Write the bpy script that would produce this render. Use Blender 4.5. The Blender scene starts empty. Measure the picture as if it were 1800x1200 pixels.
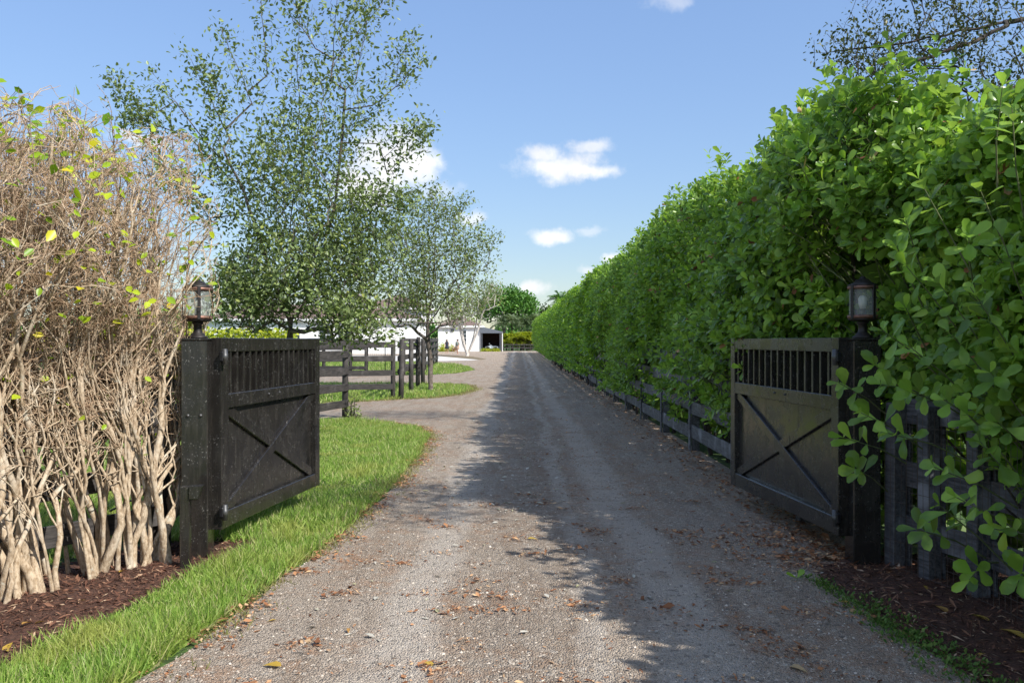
import bpy, bmesh, math, random
import numpy as np
from mathutils import Vector, Matrix

SC = bpy.context.scene
COL = SC.collection
rng = np.random.default_rng(7)
random.seed(7)
PI = math.pi
R = math.radians

# ------------------------------------------------------------------ camera
cam_d = bpy.data.cameras.new('camera')
cam = bpy.data.objects.new('camera', cam_d)
COL.objects.link(cam)
cam_d.sensor_width = 36
cam_d.lens = 30
cam_d.clip_start = 0.05
cam_d.clip_end = 3000
H = 1.6
cam.location = (0, 0, H)
cam.rotation_euler = (R(90 - 0.076), 0, R(0.458))
SC.camera = cam
SC.cycles.max_bounces = 6
SC.cycles.diffuse_bounces = 4
SC.cycles.glossy_bounces = 2
SC.cycles.transmission_bounces = 4
SC.cycles.transparent_max_bounces = 8

FPX, VX, VY = 1500.0, 912.0, 598.0
def G(px, py, z=0.0):
    """point of the plane at height z seen at a pixel of the photograph"""
    Y = (H - z) * FPX / (py - VY)
    return ((px - VX) * Y / FPX, Y, z)
def D(px, py, Y):
    """point seen at a pixel, at distance Y"""
    return ((px - VX) * Y / FPX, Y, H + (VY - py) * Y / FPX)

# ------------------------------------------------------------------ light
TOSUN = Vector((0.86, -0.64, 1.0)).normalized()
SUN_EL = math.asin(TOSUN.z)
SUN_AZ = math.atan2(TOSUN.x, TOSUN.y)
SKY_STRENGTH = 0.11
SKY_GAIN = 1.06
SC.view_settings.view_transform = 'Standard'
SC.view_settings.look = 'None'
SC.view_settings.exposure = 1.36
SC.view_settings.gamma = 1
SC.view_settings.use_curve_mapping = False

sun_d = bpy.data.lights.new('sun', 'SUN')
sun_d.energy = 2.5
sun_d.angle = R(0.53)
sun_d.color = (1.0, 0.965, 0.91)
sun = bpy.data.objects.new('sun', sun_d)
COL.objects.link(sun)
sun.rotation_euler = (-TOSUN).to_track_quat('-Z', 'Y').to_euler()

class NT:
    def __init__(s, tree):
        s.t = tree; s.n = tree.nodes; s.l = tree.links
    def add(s, typ, **kw):
        n = s.n.new(typ)
        for k, v in kw.items(): setattr(n, k, v)
        return n
    def put(s, sock, v):
        if isinstance(v, bpy.types.NodeSocket): s.l.new(v, sock)
        elif v is not None: sock.default_value = v
    def math(s, op, a, b=None, c=None, clamp=False):
        n = s.add('ShaderNodeMath', operation=op, use_clamp=clamp)
        s.put(n.inputs[0], a)
        if b is not None: s.put(n.inputs[1], b)
        if c is not None: s.put(n.inputs[2], c)
        return n.outputs[0]
    def mix(s, f, a, b, blend='MIX'):
        n = s.add('ShaderNodeMix', data_type='RGBA', blend_type=blend)
        s.put(n.inputs[0], f); s.put(n.inputs[6], a); s.put(n.inputs[7], b)
        return n.outputs[2]
    def step(s, v, lo, hi, a=0.0, b=1.0):
        n = s.add('ShaderNodeMapRange', interpolation_type='SMOOTHSTEP')
        s.put(n.inputs[0], v)
        n.inputs[1].default_value = lo; n.inputs[2].default_value = hi
        n.inputs[3].default_value = a; n.inputs[4].default_value = b
        return n.outputs[0]
    def noise(s, vec, scale, detail=4, rough=.55, out=0):
        n = s.add('ShaderNodeTexNoise')
        if vec is not None: s.put(n.inputs['Vector'], vec)
        n.inputs['Scale'].default_value = scale
        n.inputs['Detail'].default_value = detail
        n.inputs['Roughness'].default_value = rough
        return n.outputs[out]
    def ramp(s, v, stops):
        n = s.add('ShaderNodeValToRGB')
        s.put(n.inputs[0], v)
        e = n.color_ramp.elements
        while len(e) < len(stops): e.new(.5)
        for i, (p, c) in enumerate(stops):
            e[i].position = p; e[i].color = (*c, 1)
        return n.outputs[0]
    def mapping(s, vec, scale=(1, 1, 1), loc=(0, 0, 0)):
        n = s.add('ShaderNodeMapping')
        s.put(n.inputs[0], vec)
        n.inputs['Scale'].default_value = scale
        n.inputs['Location'].default_value = loc
        return n.outputs[0]

def make_world():
    w = bpy.data.worlds.new('World'); SC.world = w; w.use_nodes = True
    t = NT(w.node_tree); t.n.clear()
    out = t.add('ShaderNodeOutputWorld')
    sky = t.add('ShaderNodeTexSky', sky_type='NISHITA', sun_disc=False)
    sky.sun_elevation = SUN_EL; sky.sun_rotation = SUN_AZ
    sky.air_density = 1.0; sky.dust_density = 0.15; sky.ozone_density = 2.0; sky.altitude = 0
    tc = t.add('ShaderNodeTexCoord').outputs['Generated']
    sep = t.add('ShaderNodeSeparateXYZ'); t.put(sep.inputs[0], tc)
    az = t.math('ARCTAN2', sep.outputs[0], sep.outputs[1])
    el = t.math('ARCSINE', sep.outputs[2])
    bw = t.add('ShaderNodeRGBToBW'); t.put(bw.inputs[0], sky.outputs[0])
    even = t.math('POWER', t.math('MAXIMUM', bw.outputs[0], .2), -.46)     # dome brightness compressed: dimmer horizon, brighter zenith to fill the shade
    sc_ = t.add('ShaderNodeVectorMath', operation='SCALE'); t.put(sc_.inputs[0], sky.outputs[0]); t.put(sc_.inputs['Scale'], t.math('MULTIPLY', even, SKY_GAIN))
    skyc = t.mix(1.0, sc_.outputs[0], (.95, .95, 1.0, 1), 'MULTIPLY')
    def shader(colr):
        b_ = t.add('ShaderNodeBackground'); t.put(b_.inputs[0], colr); b_.inputs[1].default_value = SKY_STRENGTH
        return b_.outputs[0]
    def with_clouds(cl):
        n1 = t.noise(tc, 13, 5, .62, 1)           # warps the outlines
        vs = t.add('ShaderNodeVectorMath', operation='MULTIPLY_ADD'); t.put(vs.inputs[0], n1); vs.inputs[1].default_value = (.055, .04, 0); vs.inputs[2].default_value = (-.0275, -.02, 0)
        cb = t.add('ShaderNodeCombineXYZ'); t.put(cb.inputs[0], az); t.put(cb.inputs[1], el)
        ad = t.add('ShaderNodeVectorMath', operation='ADD'); t.put(ad.inputs[0], cb.outputs[0]); t.put(ad.inputs[1], vs.outputs[0])
        fine = t.math('MULTIPLY', t.math('SUBTRACT', t.noise(tc, 42, 5, .6), .5), 1.5)
        dens = None
        for a, e, hw, hh, dn in cl:
            q = t.add('ShaderNodeVectorMath', operation='MULTIPLY_ADD'); t.put(q.inputs[0], ad.outputs[0])
            q.inputs[1].default_value = (1 / hw, 1 / hh, 0); q.inputs[2].default_value = (-a / hw, -e / hh, 0)
            ln = t.add('ShaderNodeVectorMath', operation='LENGTH'); t.put(ln.inputs[0], q.outputs[0])
            m = t.step(t.math('ADD', ln.outputs['Value'], fine), 1.4, .25, 0, dn)
            dens = m if dens is None else t.math('MAXIMUM', dens, m)
        white = t.mix(t.noise(tc, 22, 3), (2.9, 2.95, 3.1, 1), (4.9, 4.85, 4.8, 1))
        return t.mix(t.math('MULTIPLY', dens, .95), skyc, white)
    # the clouds in view, then others of the same kind right round the sky: azimuth, elevation, half width, half height, density
    cl = []
    for px, py, hw, hh, dn in [(990, 292, 78, 26, 1), (1040, 302, 55, 15, 1), (1045, 262, 34, 12, .75), (955, 272, 40, 18, .9),
                               (685, 285, 80, 55, 1), (730, 290, 44, 40, 1), (650, 330, 70, 40, 1), (765, 335, 36, 18, .4),
                               (975, 412, 38, 12, .85), (1040, 404, 26, 7, .4), (1085, 450, 26, 9, .8), (1040, 470, 22, 10, .6),
                               (1180, 42, 34, 16, .38), (825, 380, 22, 10, .7), (935, 508, 26, 14, .9), (290, 282, 45, 10, .7), (150, 460, 150, 45, .9), (1700, 330, 60, 40, .7)]:
        cl.append(((px - VX) / FPX, (VY - py) / FPX, hw / FPX, hh / FPX, dn))
    rr = random.Random(5); cl2 = []
    for k in range(12):
        a = .75 + k * (2 * PI - 1.5) / 12 + rr.uniform(-.1, .1)
        if a > PI: a -= 2 * PI
        cl2.append((a, rr.uniform(.10, .40), rr.uniform(.05, .10), rr.uniform(.02, .04), rr.uniform(.7, 1)))
    ahead = t.math('LESS_THAN', t.math('ABSOLUTE', az), .66)
    band = t.math('LESS_THAN', t.math('ABSOLUTE', t.math('SUBTRACT', el, .24)), .245)
    m1 = t.add('ShaderNodeMixShader'); t.put(m1.inputs[0], ahead); t.l.new(shader(with_clouds(cl2)), m1.inputs[1]); t.l.new(shader(with_clouds(cl)), m1.inputs[2])
    m2 = t.add('ShaderNodeMixShader'); t.put(m2.inputs[0], band); t.l.new(shader(t.mix(t.step(t.noise(tc, 2.6, 5, .6), .51, .62, 0, .92), skyc, (5.9, 5.8, 5.75, 1))), m2.inputs[1]); t.l.new(m1.outputs[0], m2.inputs[2])  # unseen cloud cover overhead, added to soften and lift the shade
    t.l.new(m2.outputs[0], out.inputs[0])
make_world()

# ------------------------------------------------------------------ materials
MATS = {}
def new_mat(name):
    m = bpy.data.materials.new(name); m.use_nodes = True
    t = NT(m.node_tree)
    b = t.n['Principled BSDF']
    MATS[name] = m
    return m, t, b
def bump(t, b, h, strength=.5, dist=.01):
    n = t.add('ShaderNodeBump')
    n.inputs['Strength'].default_value = strength
    n.inputs['Distance'].default_value = dist
    t.put(n.inputs['Height'], h)
    t.put(b.inputs['Normal'], n.outputs[0])
def ocoord(t): return t.add('ShaderNodeTexCoord').outputs['Object']
def wcoord(t): return t.add('ShaderNodeNewGeometry').outputs['Position']

def leaf_mat(name, dark, mid, light, rough=.42, trans=.3, back=None, yellow=None, spec=.4, clump_dark=0):
    m, t, b = new_mat(name)
    geo = t.add('ShaderNodeNewGeometry')
    oi = t.add('ShaderNodeObjectInfo')
    v = t.math('FRACT', t.math('ADD', geo.outputs['Random Per Island'], oi.outputs['Random']))
    stops = [(0, dark), (.5, mid), (.93, light)]
    if yellow: stops.append((1.0, yellow))
    c = t.ramp(v, stops)
    n = t.noise(wcoord(t), 1.3, 3)
    c = t.mix(t.step(n, .35, .7, 0, .35), c, (*light, 1))
    if clump_dark: c = t.mix(t.step(t.noise(wcoord(t), 3.4, 4), .47, .64, 0, clump_dark), c, (*dark, 1))  # noise clumps pull the leaves towards their dark colour
    if back:
        c = t.mix(t.math('MULTIPLY', geo.outputs['Backfacing'], .6), c, (*back, 1))
    t.put(b.inputs['Base Color'], c)
    b.inputs['Roughness'].default_value = rough
    b.inputs['Specular IOR Level'].default_value = spec
    tr = t.add('ShaderNodeBsdfTranslucent')
    t.put(tr.inputs[0], t.mix(1.0, c, (1.25, 1.3, .55, 1), 'MULTIPLY'))
    mx = t.add('ShaderNodeMixShader'); mx.inputs[0].default_value = trans
    t.l.new(b.outputs[0], mx.inputs[1]); t.l.new(tr.outputs[0], mx.inputs[2])
    t.l.new(mx.outputs[0], t.n['Material Output'].inputs[0])
    return m

def plain(name, col, rough=.6, metal=0, var=.15, scale=8, bmp=0):
    m, t, b = new_mat(name)
    n = t.noise(ocoord(t), scale, 5)
    c = t.mix(t.step(n, .3, .7), (*[x * (1 - var) for x in col], 1), (*[min(1, x * (1 + var)) for x in col], 1))
    t.put(b.inputs['Base Color'], c)
    b.inputs['Roughness'].default_value = rough; b.inputs['Metallic'].default_value = metal
    if bmp: bump(t, b, n, bmp, .01)
    return m

def wood(name, a, bcol, rough=.75, stretch=(1, 9, 9), scale=6, pale=None):
    m, t, b = new_mat(name)
    oi = t.add('ShaderNodeObjectInfo')
    oc = ocoord(t)
    shift = t.add('ShaderNodeVectorMath', operation='ADD')
    t.put(shift.inputs[0], oc)
    cmb = t.add('ShaderNodeCombineXYZ')
    t.put(cmb.inputs[0], t.math('MULTIPLY', oi.outputs['Random'], 37)); t.put(cmb.inputs[1], t.math('MULTIPLY', oi.outputs['Random'], 11))
    t.put(shift.inputs[1], cmb.outputs[0])
    mp = t.mapping(shift.outputs[0], stretch)
    n = t.noise(mp, scale, 6, .65)
    blot = t.noise(shift.outputs[0], 3.5, 4)
    c = t.mix(t.step(n, .33, .68), (*a, 1), (*bcol, 1))
    c = t.mix(t.math('MULTIPLY', t.math('SUBTRACT', oi.outputs['Random'], .5), .5), c, (*bcol, 1))
    if pale: c = t.mix(t.step(blot, .52, .72, 0, .75), c, (*pale, 1))
    t.put(b.inputs['Base Color'], c); b.inputs['Roughness'].default_value = rough
    bump(t, b, n, .45, .006)
    return m

def black_paint(name):
    m, t, b = new_mat(name)
    oc = wcoord(t)
    sp = t.noise(oc, 75, 2, .5)
    sp2 = t.noise(oc, 5, 5, .6)
    streak = t.noise(t.mapping(oc, (9, 9, 1.2)), 4, 5, .6)
    c = t.mix(t.step(streak, .45, .8, 0, .5), (.019, .017, .015, 1), (.07, .062, .052, 1))
    m1 = t.math('MULTIPLY', t.step(sp, .64, .69), t.step(sp2, .40, .58))
    c = t.mix(t.math('MULTIPLY', m1, .6), c, (.30, .29, .27, 1))
    t.put(b.inputs['Base Color'], c)
    t.put(b.inputs['Roughness'], t.step(sp2, .3, .7, .16, .36))
    b.inputs['Specular IOR Level'].default_value = .75
    bump(t, b, t.noise(oc, 30, 4), .12, .003)
    return m

black_paint('black_paint')
wood('weathered_black_wood', (.018, .016, .015), (.075, .066, .060), .7, pale=(.13, .12, .115))
wood('grey_stained_wood', (.03, .03, .032), (.13, .13, .14), .6, pale=(.30, .30, .32))
wood('post_wood', (.022, .019, .017), (.085, .075, .068), .8, stretch=(9, 9, 1), pale=(.15, .14, .13))
plain('galvanised', (.12, .12, .12), .5, .7, .3)
plain('dark_steel', (.03, .03, .033), .4, .6)
plain('rusty_wire', (.10, .075, .06), .6, .4)
plain('copper', (.20, .105, .075), .5, .45, .3, 30)
plain('bronze', (.035, .030, .028), .5, .5, .3, 30)
plain('white_render', (.82, .82, .80), .85, 0, .05, 1.5)
plain('white_trim', (.80, .80, .78), .6, 0, .04)
plain('roof_grey', (.13, .145, .17), .6, 0, .15)
plain('stall_brown', (.045, .022, .015), .8, 0, .3, 3)
plain('slate_frame', (.06, .065, .075), .6)
plain('skin', (.50, .29, .21), .6, 0, .08)
plain('navy_cloth', (.022, .026, .045), .85)
plain('sage_cloth', (.20, .23, .20), .85)
plain('tan_cloth', (.48, .33, .24), .85)
plain('brown_hair', (.045, .025, .018), .6)
plain('rubber', (.015, .015, .016), .8)
plain('pale_bodywork', (.55, .60, .62), .35)
plain('bulb_white', (.8, .8, .75), .4)
plain('concrete', (.62, .59, .54), .9, 0, .12, .8, .2)
plain('terracotta_pot', (.35, .12, .06), .8)

def glass_mat(name, col=(1, 1, 1), rough=.05, alpha=.25):
    m, t, b = new_mat(name)
    tr = t.add('ShaderNodeBsdfTransparent'); tr.inputs[0].default_value = (*col, 1)
    b.inputs['Base Color'].default_value = (.5, .52, .5, 1); b.inputs['Roughness'].default_value = rough
    mx = t.add('ShaderNodeMixShader'); mx.inputs[0].default_value = alpha
    t.l.new(tr.outputs[0], mx.inputs[1]); t.l.new(b.outputs[0], mx.inputs[2])
    t.l.new(mx.outputs[0], t.n['Material Output'].inputs[0])
    return m
glass_mat('seeded_glass', (.92, .94, .92), .1, .28)
m, t, b = new_mat('window_glass')
b.inputs['Base Color'].default_value = (.03, .045, .06, 1); b.inputs['Roughness'].default_value = .08
b.inputs['Specular IOR Level'].default_value = .8

def roof_tiles(name):
    m, t, b = new_mat(name)
    oc = ocoord(t)
    br = t.add('ShaderNodeTexBrick')
    t.put(br.inputs[0], t.mapping(oc, (3, 3, 3)))
    br.inputs['Color1'].default_value = (.22, .14, .11, 1); br.inputs['Color2'].default_value = (.32, .22, .18, 1)
    br.inputs['Mortar'].default_value = (.07, .05, .045, 1); br.inputs['Mortar Size'].default_value = .05
    t.put(b.inputs['Base Color'], br.outputs[0]); b.inputs['Roughness'].default_value = .85
roof_tiles('roof_tile_brown')

def gravel_mat():
    m, t, b = new_mat('gravel')
    p = wcoord(t)
    vo = t.add('ShaderNodeTexVoronoi', feature='F1'); t.put(vo.inputs['Vector'], p); vo.inputs['Scale'].default_value = 95
    vo2 = t.add('ShaderNodeTexVoronoi', feature='F1'); t.put(vo2.inputs['Vector'], p); vo2.inputs['Scale'].default_value = 210
    v = t.math('FRACT', t.math('ADD', vo.outputs['Color'], 0))
    v2 = t.math('FRACT', t.math('ADD', vo2.outputs['Color'], 0))
    c = t.ramp(v, [(0, (0.162, 0.138, 0.112)), (.45, (0.356, 0.304, 0.248)), (.8, (0.535, 0.458, 0.378)), (1, (0.729, 0.622, 0.510))])
    c2 = t.ramp(v2, [(0, (0.162, 0.138, 0.114)), (.5, (0.373, 0.318, 0.261)), (.9, (0.535, 0.450, 0.367)), (1, (0.729, 0.615, 0.503))])
    c = t.mix(.5, c, c2)
    # fine brown leaf dust in drifts, and paler wheel tracks rolled smooth
    big = t.noise(p, .9, 6, .62)
    med = t.noise(p, 6, 6, .7)
    streak = t.noise(t.mapping(p, (2.6, .35, 1)), 1.5, 6, .65)
    c = t.mix(t.math('MULTIPLY', t.step(streak, .44, .62), .55), c, (.27, .205, .15, 1))      # trodden-in brown dust
    dust = t.math('MULTIPLY', t.step(big, .40, .62), t.step(med, .45, .6))
    c = t.mix(t.math('MULTIPLY', dust, .62), c, (.36, .205, .115, 1))
    sp = t.add('ShaderNodeSeparateXYZ'); t.put(sp.inputs[0], p)
    wob = t.math('MULTIPLY', t.math('SUBTRACT', t.noise(p, .35, 2), .5), .7)
    xx = t.math('ADD', sp.outputs[0], wob)
    def track(x0, w): return t.step(t.math('ABSOLUTE', t.math('SUBTRACT', xx, x0)), w, w * .35)
    tr = t.math('MAXIMUM', t.math('MAXIMUM', track(-.62, .26), track(.92, .26)), track(.45, .12))
    tr = t.math('MULTIPLY', tr, t.step(t.noise(p, 2.2, 4), .25, .55))
    c = t.mix(t.math('MULTIPLY', tr, .72), c, (.52, .475, .42, 1))
    mid = track(.12, .5)
    c = t.mix(t.math('MULTIPLY', t.math('MULTIPLY', mid, t.step(med, .3, .6)), .5), c, (.21, .165, .125, 1))
    peb = t.add('ShaderNodeTexVoronoi', feature='F1'); t.put(peb.inputs['Vector'], p); peb.inputs['Scale'].default_value = 38
    pv = t.math('FRACT', t.math('ADD', peb.outputs['Color'], 0))
    c = t.mix(t.math('MULTIPLY', t.step(pv, .80, .9), .55), c, (.62, .57, .50, 1))
    c = t.mix(t.math('MULTIPLY', t.step(pv, .2, .1), .55), c, (.10, .09, .08, 1))
    c = t.mix(1.0, c, (1.1, 1.06, 1.0, 1), 'MULTIPLY')
    t.put(b.inputs['Base Color'], c); b.inputs['Roughness'].default_value = .9
    hh = t.math('ADD', t.math('MULTIPLY', vo.outputs['Distance'], -1.0), t.math('MULTIPLY', med, .6))
    hh = t.math('ADD', hh, t.math('MULTIPLY', peb.outputs['Distance'], -.6))
    bump(t, b, hh, 1.0, .022)
gravel_mat()

def ground_mat():
    m, t, b = new_mat('turf_soil')
    p = wcoord(t)
    n = t.noise(p, 1.2, 6, .6); f = t.noise(p, 22, 5, .7)
    c = t.mix(t.step(f, .35, .65), (.028, .05, .012, 1), (.075, .14, .022, 1))
    c = t.mix(t.step(n, .5, .75, 0, .4), c, (.14, .14, .05, 1))
    t.put(b.inputs['Base Color'], c); b.inputs['Roughness'].default_value = .95
    bump(t, b, f, .8, .03)
ground_mat()

def mulch_mat():
    m, t, b = new_mat('mulch')
    p = wcoord(t)
    f = t.noise(t.mapping(p, (1, 1.6, 1)), 28, 6, .75); n = t.noise(p, 3, 4)
    c = t.ramp(f, [(.28, (.02, .009, .006)), (.5, (.10, .044, .026)), (.7, (.21, .095, .058))])
    c = t.mix(t.step(n, .5, .75, 0, .4), c, (.10, .055, .035, 1))
    t.put(b.inputs['Base Color'], c); b.inputs['Roughness'].default_value = .95
    bump(t, b, f, 1.0, .03)
mulch_mat()
def dirt_mat():
    m, t, b = new_mat('dry_dirt')
    f = t.noise(wcoord(t), 9, 6, .7)
    t.put(b.inputs['Base Color'], t.ramp(f, [(.3, (.09, .06, .035)), (.55, (.20, .15, .08)), (.75, (.19, .20, .07))]))
    b.inputs['Roughness'].default_value = .95
dirt_mat()

def island_mat(name, stops, rough=.85, trans=0):
    m, t, b = new_mat(name)
    geo = t.add('ShaderNodeNewGeometry'); oi = t.add('ShaderNodeObjectInfo')
    v = t.math('FRACT', t.math('ADD', geo.outputs['Random Per Island'], oi.outputs['Random']))
    c = t.ramp(v, stops)
    t.put(b.inputs['Base Color'], c); b.inputs['Roughness'].default_value = rough
    b.inputs['Specular IOR Level'].default_value = .3
    if trans:
        tr = t.add('ShaderNodeBsdfTranslucent'); t.put(tr.inputs[0], c)
        mx = t.add('ShaderNodeMixShader'); mx.inputs[0].default_value = trans
        t.l.new(b.outputs[0], mx.inputs[1]); t.l.new(tr.outputs[0], mx.inputs[2])
        t.l.new(mx.outputs[0], t.n['Material Output'].inputs[0])
    return m
island_mat('stones', [(0, (0.160, 0.141, 0.120)), (.4, (0.320, 0.277, 0.224)), (.85, (0.480, 0.413, 0.340)), (1, (0.736, 0.645, 0.530))])
island_mat('litter', [(0, (0.105, 0.042, 0.019)), (.4, (0.285, 0.119, 0.052)), (.75, (0.480, 0.238, 0.111)), (1, (0.675, 0.462, 0.260))], .8, .15)
island_mat('chips', [(0, (.03, .014, .01)), (.5, (.12, .052, .032)), (.9, (.24, .12, .072)), (1, (.55, .40, .26))], .9)
island_mat('pale_leaf', [(0, (.38, .36, .30)), (.5, (.50, .47, .40)), (1, (.42, .40, .20))], .7, .1)
island_mat('fallen_yellow', [(0, (.42, .27, .04)), (.5, (.50, .36, .07)), (.8, (.40, .20, .06)), (1, (.5, .4, .22))], .6, .2)
island_mat('grass', [(0, (.13, .24, .035)), (.35, (.25, .41, .065)), (.7, (.38, .53, .11)), (.86, (.50, .56, .18)), (1, (.64, .55, .33))], .5, .45)
def patchy(name, col):
    t = NT(MATS[name].node_tree); b = t.n['Principled BSDF']; tr = [n for n in t.n if n.type == 'BSDF_TRANSLUCENT'][0]
    c = b.inputs['Base Color'].links[0].from_socket
    p = wcoord(t)
    c2 = t.mix(t.math('MULTIPLY', t.step(t.noise(p, 1.9, 5), .46, .68), .75), c, (*col, 1))
    t.put(b.inputs['Base Color'], c2); t.put(tr.inputs[0], c2)
patchy('grass', (.42, .44, .11))
island_mat('grass_dry', [(0, (.14, .17, .03)), (.5, (.27, .27, .09)), (1, (.42, .34, .17))], .7, .3)
island_mat('weed', [(0, (.06, .13, .02)), (.6, (.12, .22, .04)), (1, (.20, .28, .06))], .6, .3)
leaf_mat('clusia', (0.075, 0.145, 0.026), (0.23, 0.42, 0.055), (0.38, 0.58, 0.085), .26, .45, clump_dark=.6, back=(0.270, 0.377, 0.132), yellow=(0.405, 0.559, 0.060))
leaf_mat('clusia_far', (0.08, 0.15, 0.025), (0.24, 0.43, 0.055), (0.38, 0.58, 0.085), .32, .45, clump_dark=.55, yellow=(0.432, 0.572, 0.072))
leaf_mat('oak_leaf', (0.085, 0.13, 0.04), (0.18, 0.25, 0.075), (0.29, 0.36, 0.12), .42, .28, back=(0.176, 0.221, 0.120), yellow=(0.351, 0.364, 0.060))
leaf_mat('oak_leaf_pale', (0.095, 0.137, 0.036), (0.176, 0.234, 0.060), (0.257, 0.325, 0.096), .5, .28, back=(0.230, 0.260, 0.144), yellow=(0.378, 0.377, 0.096))
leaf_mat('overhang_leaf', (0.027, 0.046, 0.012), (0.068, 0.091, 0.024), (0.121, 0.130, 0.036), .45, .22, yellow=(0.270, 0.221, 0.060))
leaf_mat('ficus_leaf', (0.135, 0.286, 0.018), (0.324, 0.481, 0.024), (0.540, 0.624, 0.036), .35, .38, yellow=(0.837, 0.624, 0.036))
leaf_mat('far_leaf', (0.047, 0.130, 0.024), (0.095, 0.234, 0.042), (0.162, 0.325, 0.060), .5, .25)
leaf_mat('clusia_inner', (.05, .09, .015), (.10, .17, .03), (.16, .24, .045), .5, .3)  # darker copy of the hedge leaf, interior shade put into the colour
leaf_mat('far_dark', (0.016, 0.039, 0.010), (0.041, 0.078, 0.018), (0.081, 0.117, 0.030), .6, .2)
leaf_mat('palm_grey', (0.068, 0.117, 0.048), (0.176, 0.247, 0.120), (0.324, 0.390, 0.228), .45, .2)
leaf_mat('palm_gold', (0.135, 0.208, 0.018), (0.365, 0.442, 0.036), (0.608, 0.598, 0.060), .5, .35)

def bark(name, a, bb, pale, scale=14, stretch=(3, 3, 1)):
    m, t, b = new_mat(name)
    p = wcoord(t)
    n = t.noise(t.mapping(p, stretch), scale, 6, .65); k = t.noise(p, 5, 4)
    c = t.mix(t.step(n, .35, .65), (*a, 1), (*bb, 1))
    c = t.mix(t.step(k, .5, .7, 0, .7), c, (*pale, 1))
    t.put(b.inputs['Base Color'], c); b.inputs['Roughness'].default_value = .9
    bump(t, b, n, .6, .01)
bark('ficus_bark', (.30, .21, .125), (.58, .46, .32), (.66, .58, .46), 26, (2, 2, 1))
def lichen(name):
    t = NT(MATS[name].node_tree); b = t.n['Principled BSDF']; c = b.inputs['Base Color'].links[0].from_socket; p = wcoord(t)
    c = t.mix(t.math('MULTIPLY', t.step(t.noise(p, 21, 5, .7), .56, .64), .6), c, (.20, .14, .09, 1))
    c = t.mix(t.math('MULTIPLY', t.step(t.noise(p, 11, 5, .7), .60, .68), .55), c, (.62, .62, .52, 1))
    t.put(b.inputs['Base Color'], c)
lichen('ficus_bark')
bark('ficus_twig', (.38, .24, .145), (.58, .42, .27), (.64, .53, .37), 9)
bark('oak_bark', (.055, .043, .033), (.15, .12, .095), (.24, .21, .18), 14)
bark('pale_bark', (.36, .31, .27), (.60, .55, .49), (.72, .69, .64), 5)
bark('dark_bark', (.022, .016, .012), (.06, .045, .035), (.10, .08, .06), 10)
bark('green_stem', (.09, .12, .04), (.15, .17, .07), (.2, .2, .1), 10)

# ------------------------------------------------------------------ mesh helpers
def link(name, me, mat=None, parent=None):
    o = bpy.data.objects.new(name, me); COL.objects.link(o)
    if mat and not me.materials: me.materials.append(MATS[mat])
    if parent: o.parent = parent
    return o
def np_mesh(name, V, faces, smooth=False):
    """faces: list of (m,k) index arrays"""
    me = bpy.data.meshes.new(name)
    V = np.asarray(V, dtype=np.float32).reshape(-1, 3)
    faces = [np.asarray(f, dtype=np.int32) for f in faces if len(f)]
    me.vertices.add(len(V)); me.vertices.foreach_set('co', V.ravel())
    li = np.concatenate([f.ravel() for f in faces])
    cnt = np.concatenate([np.full(len(f), f.shape[1], dtype=np.int32) for f in faces])
    st = np.zeros(len(cnt), dtype=np.int32); st[1:] = np.cumsum(cnt)[:-1]
    me.loops.add(len(li)); me.loops.foreach_set('vertex_index', li)
    me.polygons.add(len(cnt)); me.polygons.foreach_set('loop_start', st)
    me.polygons.foreach_set('use_smooth', np.full(len(cnt), smooth))
    me.update(calc_edges=True)
    return me
class Acc:
    """collects vertex and face arrays for one mesh"""
    def __init__(s): s.V = []; s.F = []; s.n = 0
    def add(s, V, faces):
        V = np.asarray(V, dtype=np.float64).reshape(-1, 3)
        for f in faces:
            if len(f): s.F.append(np.asarray(f) + s.n)
        s.V.append(V); s.n += len(V)
    def obj(s, name, mat, parent=None, smooth=False):
        if not s.V: return None
        by = {}
        for f in s.F: by.setdefault(f.shape[1], []).append(f)
        return link(name, np_mesh(name, np.concatenate(s.V), [np.concatenate(v) for v in by.values()], smooth), mat, parent)
def empty(name, loc=(0, 0, 0), rz=0):
    o = bpy.data.objects.new(name, None); COL.objects.link(o)
    o.location = loc; o.rotation_euler = (0, 0, rz); o.empty_display_size = .2
    return o
def tag(o, label=None, cat=None, group=None, kind=None):
    if label: o['label'] = label
    if cat: o['category'] = cat
    if group: o['group'] = group
    if kind: o['kind'] = kind
    return o
_box = {}
def box_mesh(sx, sy, sz, mat, bev=.004):
    k = (round(sx, 4), round(sy, 4), round(sz, 4), mat, bev)
    if k in _box: return _box[k]
    bm = bmesh.new(); bmesh.ops.create_cube(bm, size=1)
    bmesh.ops.scale(bm, vec=(sx, sy, sz), verts=bm.verts)
    if bev: bmesh.ops.bevel(bm, geom=bm.edges[:], offset=bev, segments=1, affect='EDGES')
    me = bpy.data.meshes.new('box'); bm.to_mesh(me); bm.free(); me.materials.append(MATS[mat]); _box[k] = me
    return me
def box(name, c, s, mat, parent=None, rot=(0, 0, 0), bev=.004):
    o = link(name, box_mesh(*s, mat, bev), None, parent); o.location = c; o.rotation_euler = rot
    return o
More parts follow.
